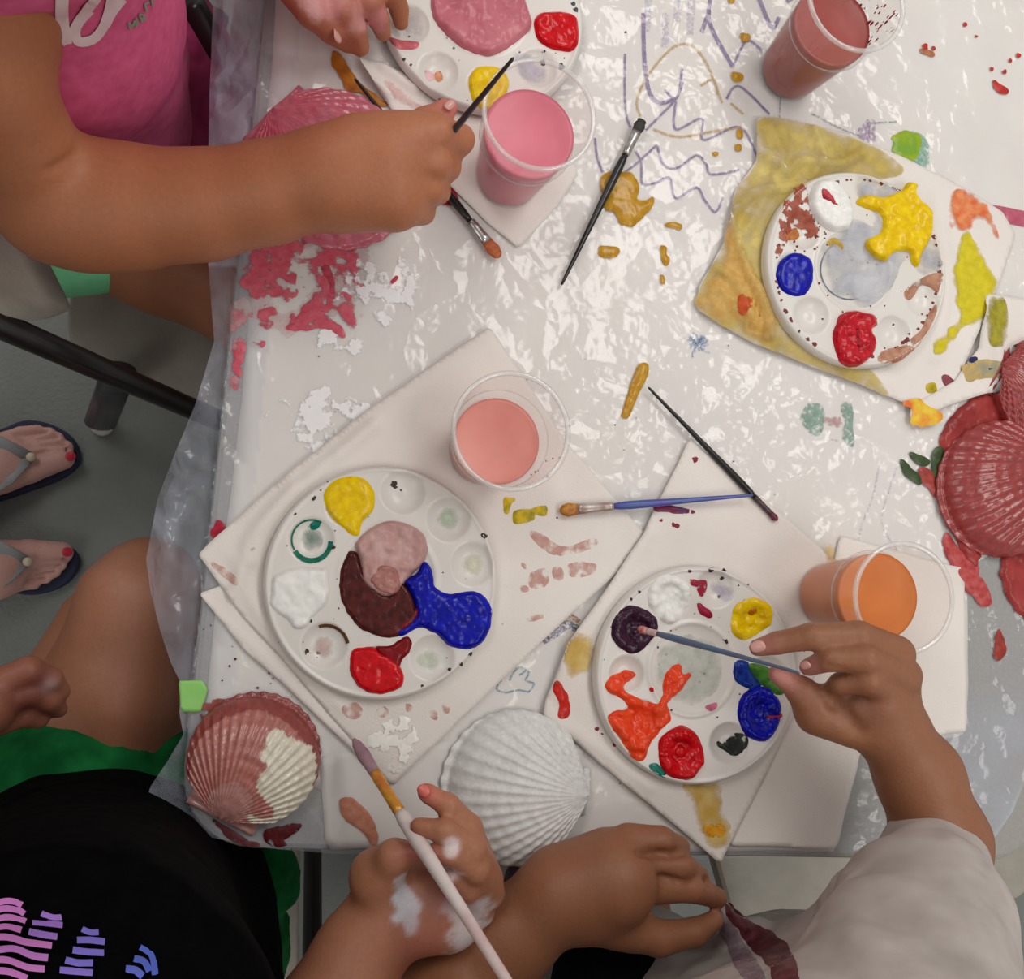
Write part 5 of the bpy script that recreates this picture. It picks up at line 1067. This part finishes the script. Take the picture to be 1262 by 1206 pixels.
hb = onto(bshc, .75); z4 = lambda pts: crop(0, 800, 2.971, pts)
def barcol(x):
    t = min(1, max(0, x/560)); a = np.array((205, 120, 190)); b = np.array((128, 108, 200)); c_ = np.array((70, 100, 200)); return tuple(a*(1-2*t)+b*2*t) if t < .5 else tuple(b*(2-2*t)+c_*(2*t-1))
def bar(pts):
    x = sum(p[0] for p in pts)/len(pts); i = int(x/70); ribbon('printed_stroke', z4(pts), 8.2, hb, mat('print_%d' % i, barcol(x), rough=.6), shc, lift=.0035)
for pts in ([(-40, 960), (20, 940), (60, 942), (85, 955)], [(-40, 985), (20, 968), (70, 975), (92, 988)], [(-40, 1015), (30, 1002), (75, 1012), (95, 1020)], [(-40, 1055), (20, 1040), (78, 1055)], [(-40, 1080), (30, 1080), (100, 1098), (185, 1110)], [(-40, 1130), (50, 1120), (120, 1145), (172, 1152)], [(-40, 1160), (30, 1160), (100, 1185), (160, 1192)], [(-40, 1200), (30, 1200), (100, 1225)],
            [(155, 985), (190, 1000), (225, 1000)], [(118, 1025), (160, 1028), (225, 1035)], [(105, 1060), (150, 1070), (205, 1078)],
            [(292, 1048), (320, 1060), (350, 1060)], [(275, 1090), (320, 1090), (372, 1096)], [(260, 1125), (310, 1132), (368, 1135)], [(235, 1160), (280, 1170), (330, 1170)], [(215, 1195), (270, 1200), (330, 1205)],
            [(498, 1110), (530, 1130), (545, 1160), (550, 1210)], [(475, 1155), (510, 1165), (530, 1200)], [(445, 1190), (480, 1195), (505, 1215)]): bar(pts)
# ---- child in the grey shirt, lower right
Dp = []
Dp += pr([(1120, 1330, 1.0, 120), (1150, 1150, .90, 74), (1160, 1035, .845, 58), (1132, 955, .848, 52), (1098, 900, .853, 43)], .015)
Dp += pr([(1098, 895, .855, 44), (1075, 858, .862, 48)], .015)+pr([(1090, 895, .853, 34), (1030, 878, .855, 34)], .012)+pr([(1112, 832, .862, 26), (1095, 870, .862, 34)], .01)
Dp += pr([(1104, 806, .872, 26), (1058, 784, .882, 21), (1000, 784, .878, 18), (958, 792, .866, 15), (934, 798, .858, 12)], .0025)
Dp += pr([(1112, 836, .876, 25), (1066, 812, .892, 20), (1024, 812, .886, 16), (996, 822, .868, 12)], .0025)
Dp += pr([(1106, 862, .868, 25), (1070, 838, .888, 19), (1036, 842, .876, 15), (1020, 854, .858, 12)], .0025)
Dp += pr([(1085, 882, .86, 22), (1058, 872, .872, 15), (1040, 872, .862, 12)], .003)
Dp += pr([(1050, 888, .853, 34), (1008, 876, .853, 30), (988, 852, .853, 19), (968, 836, .851, 13), (956, 830, .85, 11)], .005)
Dp += pr([(-0+500, 1330, .80, 90), (545, 1235, .77, 62), (620, 1160, .775, 54), (690, 1105, .79, 48)], .015)
Dp += pr([(695, 1095, .79, 52), (752, 1082, .798, 60)], .015)+pr([(730, 1120, .79, 42), (775, 1140, .785, 30)], .012)
Dp += pr([(775, 1038, .80, 24), (815, 1036, .80, 18), (838, 1043, .785, 13)], .0025)+pr([(785, 1064, .802, 24), (838, 1066, .80, 18), (862, 1080, .782, 13)], .0025)+pr([(785, 1090, .80, 24), (850, 1093, .795, 18), (884, 1106, .775, 13)], .0025)
Dp += pr([(765, 1138, .79, 30), (812, 1156, .79, 21), (855, 1149, .785, 17), (880, 1134, .78, 12)], .004)
Dp += pr([(500, 1330, .80, 90), (760, 1500, 1.0, 120), (1120, 1330, 1.0, 120)], .03)+pr([(930, 1480, .92, 200), (880, 1430, .60, 130)], .04)
Dp += pr([(860, 1400, .52, 66), (780, 1180, .48, 56), (740, 960, .50, 56)], .02)+wchain([W3(740, 960, .53, .05), W3(740, 930, .30, .042), W3(720, 920, .08, .03), W3(720, 880, .045, .026)], .02)
HDc = (HD.x+.0, HD.y+.03, 1.24)
Dp += head(HDc, math.radians(100), .95)+wchain([(HD.x, HD.y, .95, .07), (HD.x, HD.y, 1.08, .038)], .03)
SP = [(P(*a[:3]), *a[3:]) for a in ((932, 798, .868, .011, (206, 140, 136), .9), (994, 820, .878, .009, (206, 140, 136), .8), (966, 834, .86, .012, (214, 145, 138), .8), (1060, 870, .875, .016, (104, 58, 52), .5), (1040, 905, .86, .02, (170, 120, 84), .4), (700, 1048, .84, .003, (200, 160, 140), .5), (882, 1132, .775, .010, (192, 130, 110), .7), (866, 1090, .80, .015, (176, 116, 90), .4))]
CR = [(P(1010, 820, .892), P(1085, 824, .892), .0015, .003), (P(1028, 868, .87), P(1055, 895, .87), .005, .006), (P(786, 1051, .82), P(850, 1054, .80), .0055, .0032), (P(790, 1078, .82), P(876, 1086, .79), .0055, .0032)]
SP.append(lip(HDc, math.radians(100)))
pd, bvd = person('child in a light grey shirt at the lower right, painting with a thin blue brush', Dp, .0024, (146, 96, 68), SP, CR)
face(HDc, math.radians(100), pd, hair_m, .95, .03)
nail('fingernail', P(934, 797, .870), P(922, 800, .866), (0, 0, 1), .009, .011, nail_p, pd); nail('fingernail', P(993, 820, .879), P(984, 824, .874), (0, 0, 1), .007, .008, nail_p, pd); nail('fingernail', P(884, 1131, .780), P(892, 1124, .777), (-.2, -.1, 1), .009, .010, nail_p, pd)
greyf = mat('grey_jersey', (174, 165, 160), (188, 179, 174), rough=.85, scale=30, bump=.0007, bscale=50, spec=.2)
dsh, bdsh = garment('shirt', pr([(1152, 1066, .86, 66), (1136, 1130, .90, 90), (1120, 1206, .94, 112), (1110, 1330, 1.0, 150)], .02)+pr([(1090, 1150, .84, 80), (1060, 1240, .80, 110)], .03)+pr([(980, 1265, .66, 130), (900, 1360, .74, 170), (780, 1280, .63, 125), (680, 1275, .62, 105)], .03)+pr([(860, 1270, .62, 120), (800, 1210, .58, 78)], .03)+pr([(1010, 1275, .72, 135), (1040, 1500, 1.0, 260)], .03)+pr([(930, 1480, .92, 236), (880, 1430, .60, 150)], .03)+pr([(560, 1395, .86, 122), (760, 1500, 1.0, 150), (1120, 1340, 1.0, 150)], .03)+pr([(1150, 1150, .90, 92), (1118, 1290, .98, 140)], .02)+wchain([(HD.x, HD.y, .95, .10), (HD.x, HD.y, 1.03, .06)], .03)
    +pr([(888, 1122, .765, 10), (925, 1170, .74, 28), (985, 1240, .72, 58)], .012), .003, greyf, pd, fold=.005, fs=(16, 20, 8))
hd = onto(bdsh, .7)
paint('paint_stain', crop(640, 940, 3.506, [(890, 605), (940, 630), (1010, 690), (1090, 730), (1150, 780), (1190, 840), (1210, 900), (1200, 960), (1100, 960), (1080, 880), (1000, 800), (940, 720), (900, 670)]), hd, paintmat('wine_stain', (78, 28, 36), (110, 52, 60), rough=.5, ragged=(110, .25, .08)), dsh, .0004, 2, label='dark wine red stain on the pulled hem')
paint('paint_stain', crop(640, 940, 3.506, [(860, 640), (900, 670), (960, 760), (1020, 850), (1060, 950), (980, 950), (920, 840), (870, 740)]), hd, paintmat('mauve_stain', (140, 112, 128), (160, 140, 150), rough=.6, ragged=(60, .3, .3, .8)), dsh, .0003, 2)
garment('shorts', pr([(740, 1230, .70, 62), (745, 1190, .70, 52), (770, 1195, .69, 44)], .02), .003, mat('black_shorts', (10, 9, 14), (16, 15, 20), rough=.85, spec=.1), pd, fold=.002)
garment('lap_cloth', pr([(665, 1085, .58, 40), (668, 1160, .58, 60), (690, 1230, .58, 70)], .02), .003, mat('plum_cloth', (104, 88, 98), (70, 40, 52), rough=.85, scale=35, spec=.15), pd, fold=.005, fs=(40, 20, 20), label='plum grey cloth over the lap')
# ---- adult standing at the left, only the feet in flip-flops are in the picture
E_ = []
FT = [(0, 590, 1), (0, 693, -1)]
LEGX = []
for fy, sg in ((0, 1), (1, -1)):
    big = [(-30, 590), (35, 578), (78, 565)] if sg == 1 else [(-30, 694), (35, 682), (76, 681)]
    E_ += pr([(big[0][0], big[0][1], .050, 24), (big[1][0], big[1][1], .036, 16), (big[2][0], big[2][1], .032, 12.5)], .004)
    toes = [[(0, 568), (50, 553), (80, 552)], [(0, 558), (45, 545), (70, 541)], [(0, 550), (36, 537), (60, 534)], [(0, 545), (25, 532), (46, 530)]] if sg == 1 else [[(0, 704), (45, 696), (72, 694)], [(0, 712), (42, 704), (66, 703)], [(0, 720), (34, 713), (56, 711)], [(0, 724), (22, 720), (42, 719)]]
    for i, tt in enumerate(toes):
        r = 10-i*.9; E_ += pr([(tt[0][0], tt[0][1], .045, r+3), (tt[1][0], tt[1][1], .036, r-1), (tt[2][0], tt[2][1], .030, r-.5)], .0022)
    yc = 574 if sg == 1 else 704
    E_ += pr([(-130, yc+4, .06, 30), (-60, yc+3, .065, 30), (-5, yc-1, .05, 27)], .02)+pr([(-5, yc-14, .045, 16), (-5, yc+12, .045, 16)], .01)
    a = P(-140, yc+3, .08); LEGX.append(a)
    E_ += wchain([(a.x, a.y, .05, .034), (a.x, a.y, .12, .036), (a.x, a.y, .30, .055), (a.x+.01, a.y, .48, .055), (a.x, a.y, .80, .078)], .02)
mid = (LEGX[0]+LEGX[1])/2
E_ += wchain([(LEGX[0].x, LEGX[0].y, .80, .078), (mid.x, mid.y, .92, .12)], .03)+wchain([(LEGX[1].x, LEGX[1].y, .80, .078), (mid.x, mid.y, .92, .12)], .03)
HPc = (mid.x+.01, mid.y, 1.56)
E_ += wchain([(mid.x, mid.y, .92, .12), (mid.x, mid.y, 1.12, .10), (mid.x, mid.y, 1.30, .115), (mid.x, mid.y, 1.40, .05)], .04)+head(HPc, 0, 1.05)
for sg in (-1, 1): E_ += wchain([(mid.x, mid.y+.13*sg, 1.33, .05), (mid.x-.03, mid.y+.22*sg, 1.08, .038), (mid.x-.02, mid.y+.20*sg, .84, .026), (mid.x+.01, mid.y+.19*sg, .76, .03)], .02)
TC = [(P(a, b, .045), P(c_, d_, .038), 0.010, .0045) for a, b, c_, d_ in ((32, 564, 86, 553), (32, 553, 80, 546), (28, 545, 70, 537), (22, 538, 56, 530), (32, 690, 82, 689), (32, 700, 76, 699), (26, 709, 68, 708), (20, 716, 54, 716))]
pe, _ = person('adult standing at the left edge in navy flip-flops with red toenails', E_, .0028, (206, 158, 148), [(P(0, 575, .08), .05, (212, 168, 160), .5), lip(HPc, 0, 1.05)], TC)
face(HPc, 0, pe, mat('brown_hair', (74, 52, 36), (100, 74, 50), rough=.5, scale=80, stretch=(3, 3, .4)), 1.05, .14)
garment('blouse', wchain([(mid.x, mid.y, .86, .142), (mid.x, mid.y, .96, .142), (mid.x, mid.y, 1.12, .115), (mid.x, mid.y, 1.30, .13), (mid.x, mid.y, 1.37, .07)], .04)+wchain([(mid.x, mid.y-.13, 1.33, .066), (mid.x, mid.y+.13, 1.33, .066)], .03)+wchain([(mid.x, mid.y-.13, 1.33, .066), (mid.x-.02, mid.y-.18, 1.18, .056)], .02)+wchain([(mid.x, mid.y+.13, 1.33, .066), (mid.x-.02, mid.y+.18, 1.18, .056)], .02), .006, mat('teal_cotton', (70, 104, 112), rough=.9), pe, fold=.003)
navy = mat('navy_rubber', (28, 34, 62), (36, 42, 72), rough=.7); strapm = mat('grey_strap', (142, 144, 146), (152, 154, 156), rough=.5); beadm = mat('pearl_bead', (205, 190, 165), rough=.25); redn = mat('red_nail_polish', (190, 42, 66), (200, 52, 76), rough=.2)
garment('trousers', wchain([(mid.x, mid.y, .96, .135), (mid.x, mid.y, .84, .12)], .03)+wchain([(l_.x, l_.y, .82, .095) if i % 2 == 0 else (l_.x, l_.y, .48, .08) for l_ in (LEGX[0],) for i in (0, 1)], .03)+wchain([(LEGX[1].x, LEGX[1].y, .82, .095), (LEGX[1].x, LEGX[1].y, .48, .08)], .03), .006, mat('dark_cotton', (40, 42, 52), rough=.9), pe, fold=.003)
for sg, outl, nm in ((1, [(-250, 600), (-200, 560), (-120, 552), (-60, 545), (0, 530), (30, 519), (60, 522), (86, 536), (98, 556), (96, 574), (72, 592), (30, 607), (0, 617), (-60, 630), (-160, 640), (-235, 640)], 'navy flip-flop with grey straps on the foot nearer the chair leg'), (-1, [(-250, 700), (-200, 668), (-100, 672), (0, 672), (40, 668), (70, 668), (90, 676), (98, 690), (92, 708), (74, 724), (40, 733), (0, 728), (-60, 736), (-150, 745), (-235, 740)], 'navy flip-flop with grey straps on the foot nearer the bare knee')):
    pw = [tuple(P(x, y, .01))[:2] for x, y in smooth_poly(outl, 4)]
    ar = sum(pw[i][0]*pw[(i+1) % len(pw)][1]-pw[(i+1) % len(pw)][0]*pw[i][1] for i in range(len(pw)))
    if ar < 0: pw = pw[::-1]
    ctr = np.mean(pw, 0); t = thing('flip_flop', (ctr[0], ctr[1], 0), nm, 'flip-flop', None)
    obj('sole', *slab(pw, 0.0005, .018, .003), navy, t, smooth=False)
    if sg == 1: s1, s2_, bd = [(-120, 545, .03), (-60, 540, .055), (-5, 545, .075), (38, 562, .058)], [(-120, 632, .03), (-40, 615, .055), (10, 588, .070), (38, 564, .058)], (38, 563)
    else: s1, s2_, bd = [(-120, 660, .03), (-50, 668, .055), (0, 676, .075), (34, 691, .058)], [(-120, 740, .03), (-40, 728, .055), (5, 712, .070), (34, 692, .058)], (34, 692)
    for s_ in (s1, s2_): obj('strap', *tube([P(*p) for p in s_], [(.015, .003)]*2+[(.011, .0028), (.006, .0025)], 12), strapm, t)
    bp_ = P(bd[0], bd[1], .066); obj('bead', *lathe(bp_, [(.0005, -.006)]+[(.0065*math.sin(a), -.0065*math.cos(a)) for a in np.linspace(.3, PI-.1, 9)]+[(.0003, .0065)], 16), beadm, t)
    obj('toe_post', *tube([P(bd[0], bd[1], .060), P(bd[0], bd[1], .018)], .0025, 8), strapm, t)
for x, y, tx, ty, w_ in ((84, 562, 96, 559, .013), (80, 680, 92, 680, .013)):
    nail('toenail', P(x+3, y, .0475), P(tx+3, ty, .044), (.25, 0, 1), w_, .014, redn, pe, label='red painted big toenail')
# ---- brushes held in hands
brush('paint_brush', P(476, 262, .776), P(633, 71, .945), 'dark paint brush held in the outstretched hand of the child in pink', lens=(.012, .02), rf=.002, rh=.0026, bm=mat('pink_bristles', (200, 90, 110), rough=.5), hm=mat('dark_wood_handle', (44, 38, 42), (58, 50, 54), rough=.35))
brush('paint_brush', P(786, 774, ZPAL+.014), P(986, 829, .897), 'thin blue-grey paint brush with its bristles in the dark purple paint', lens=(.010, .010), rf=.0026, rh=.0021, tipr=.25, bm=mat('red_white_bristles', (205, 80, 80), (225, 190, 185), rough=.5, scale=220), fm=mat('pinkish_ferrule', (222, 200, 196), (200, 150, 150), rough=.4, scale=120), hm=mat('blue_grey_handle', (78, 112, 142), (96, 100, 124), rough=.4, scale=50))
t = brush('paint_brush', P(436, 911, .775), P(650, 1248, .945), 'white-handled paint brush with a yellow ferrule held in the paint-covered hand', lens=(.034, .040), rf=.0040, rh=.0044, flat=.8, tipr=.35, bm=mat('mauve_stained_bristles', (190, 150, 150), (96, 70, 110), rough=.5, scale=40), fm=mat('yellow_ferrule', (222, 165, 50), (200, 120, 60), rough=.3, scale=120, metal=.2), hm=mat('white_handle', (222, 210, 206), (196, 150, 150), rough=.4, scale=30, lo=.5, hi=.8), hprof=[(0, .95), (.03, 1.15), (.15, 1.25), (.35, 1.0), (.6, .85), (.85, .75), (.98, .6), (1, .3)])
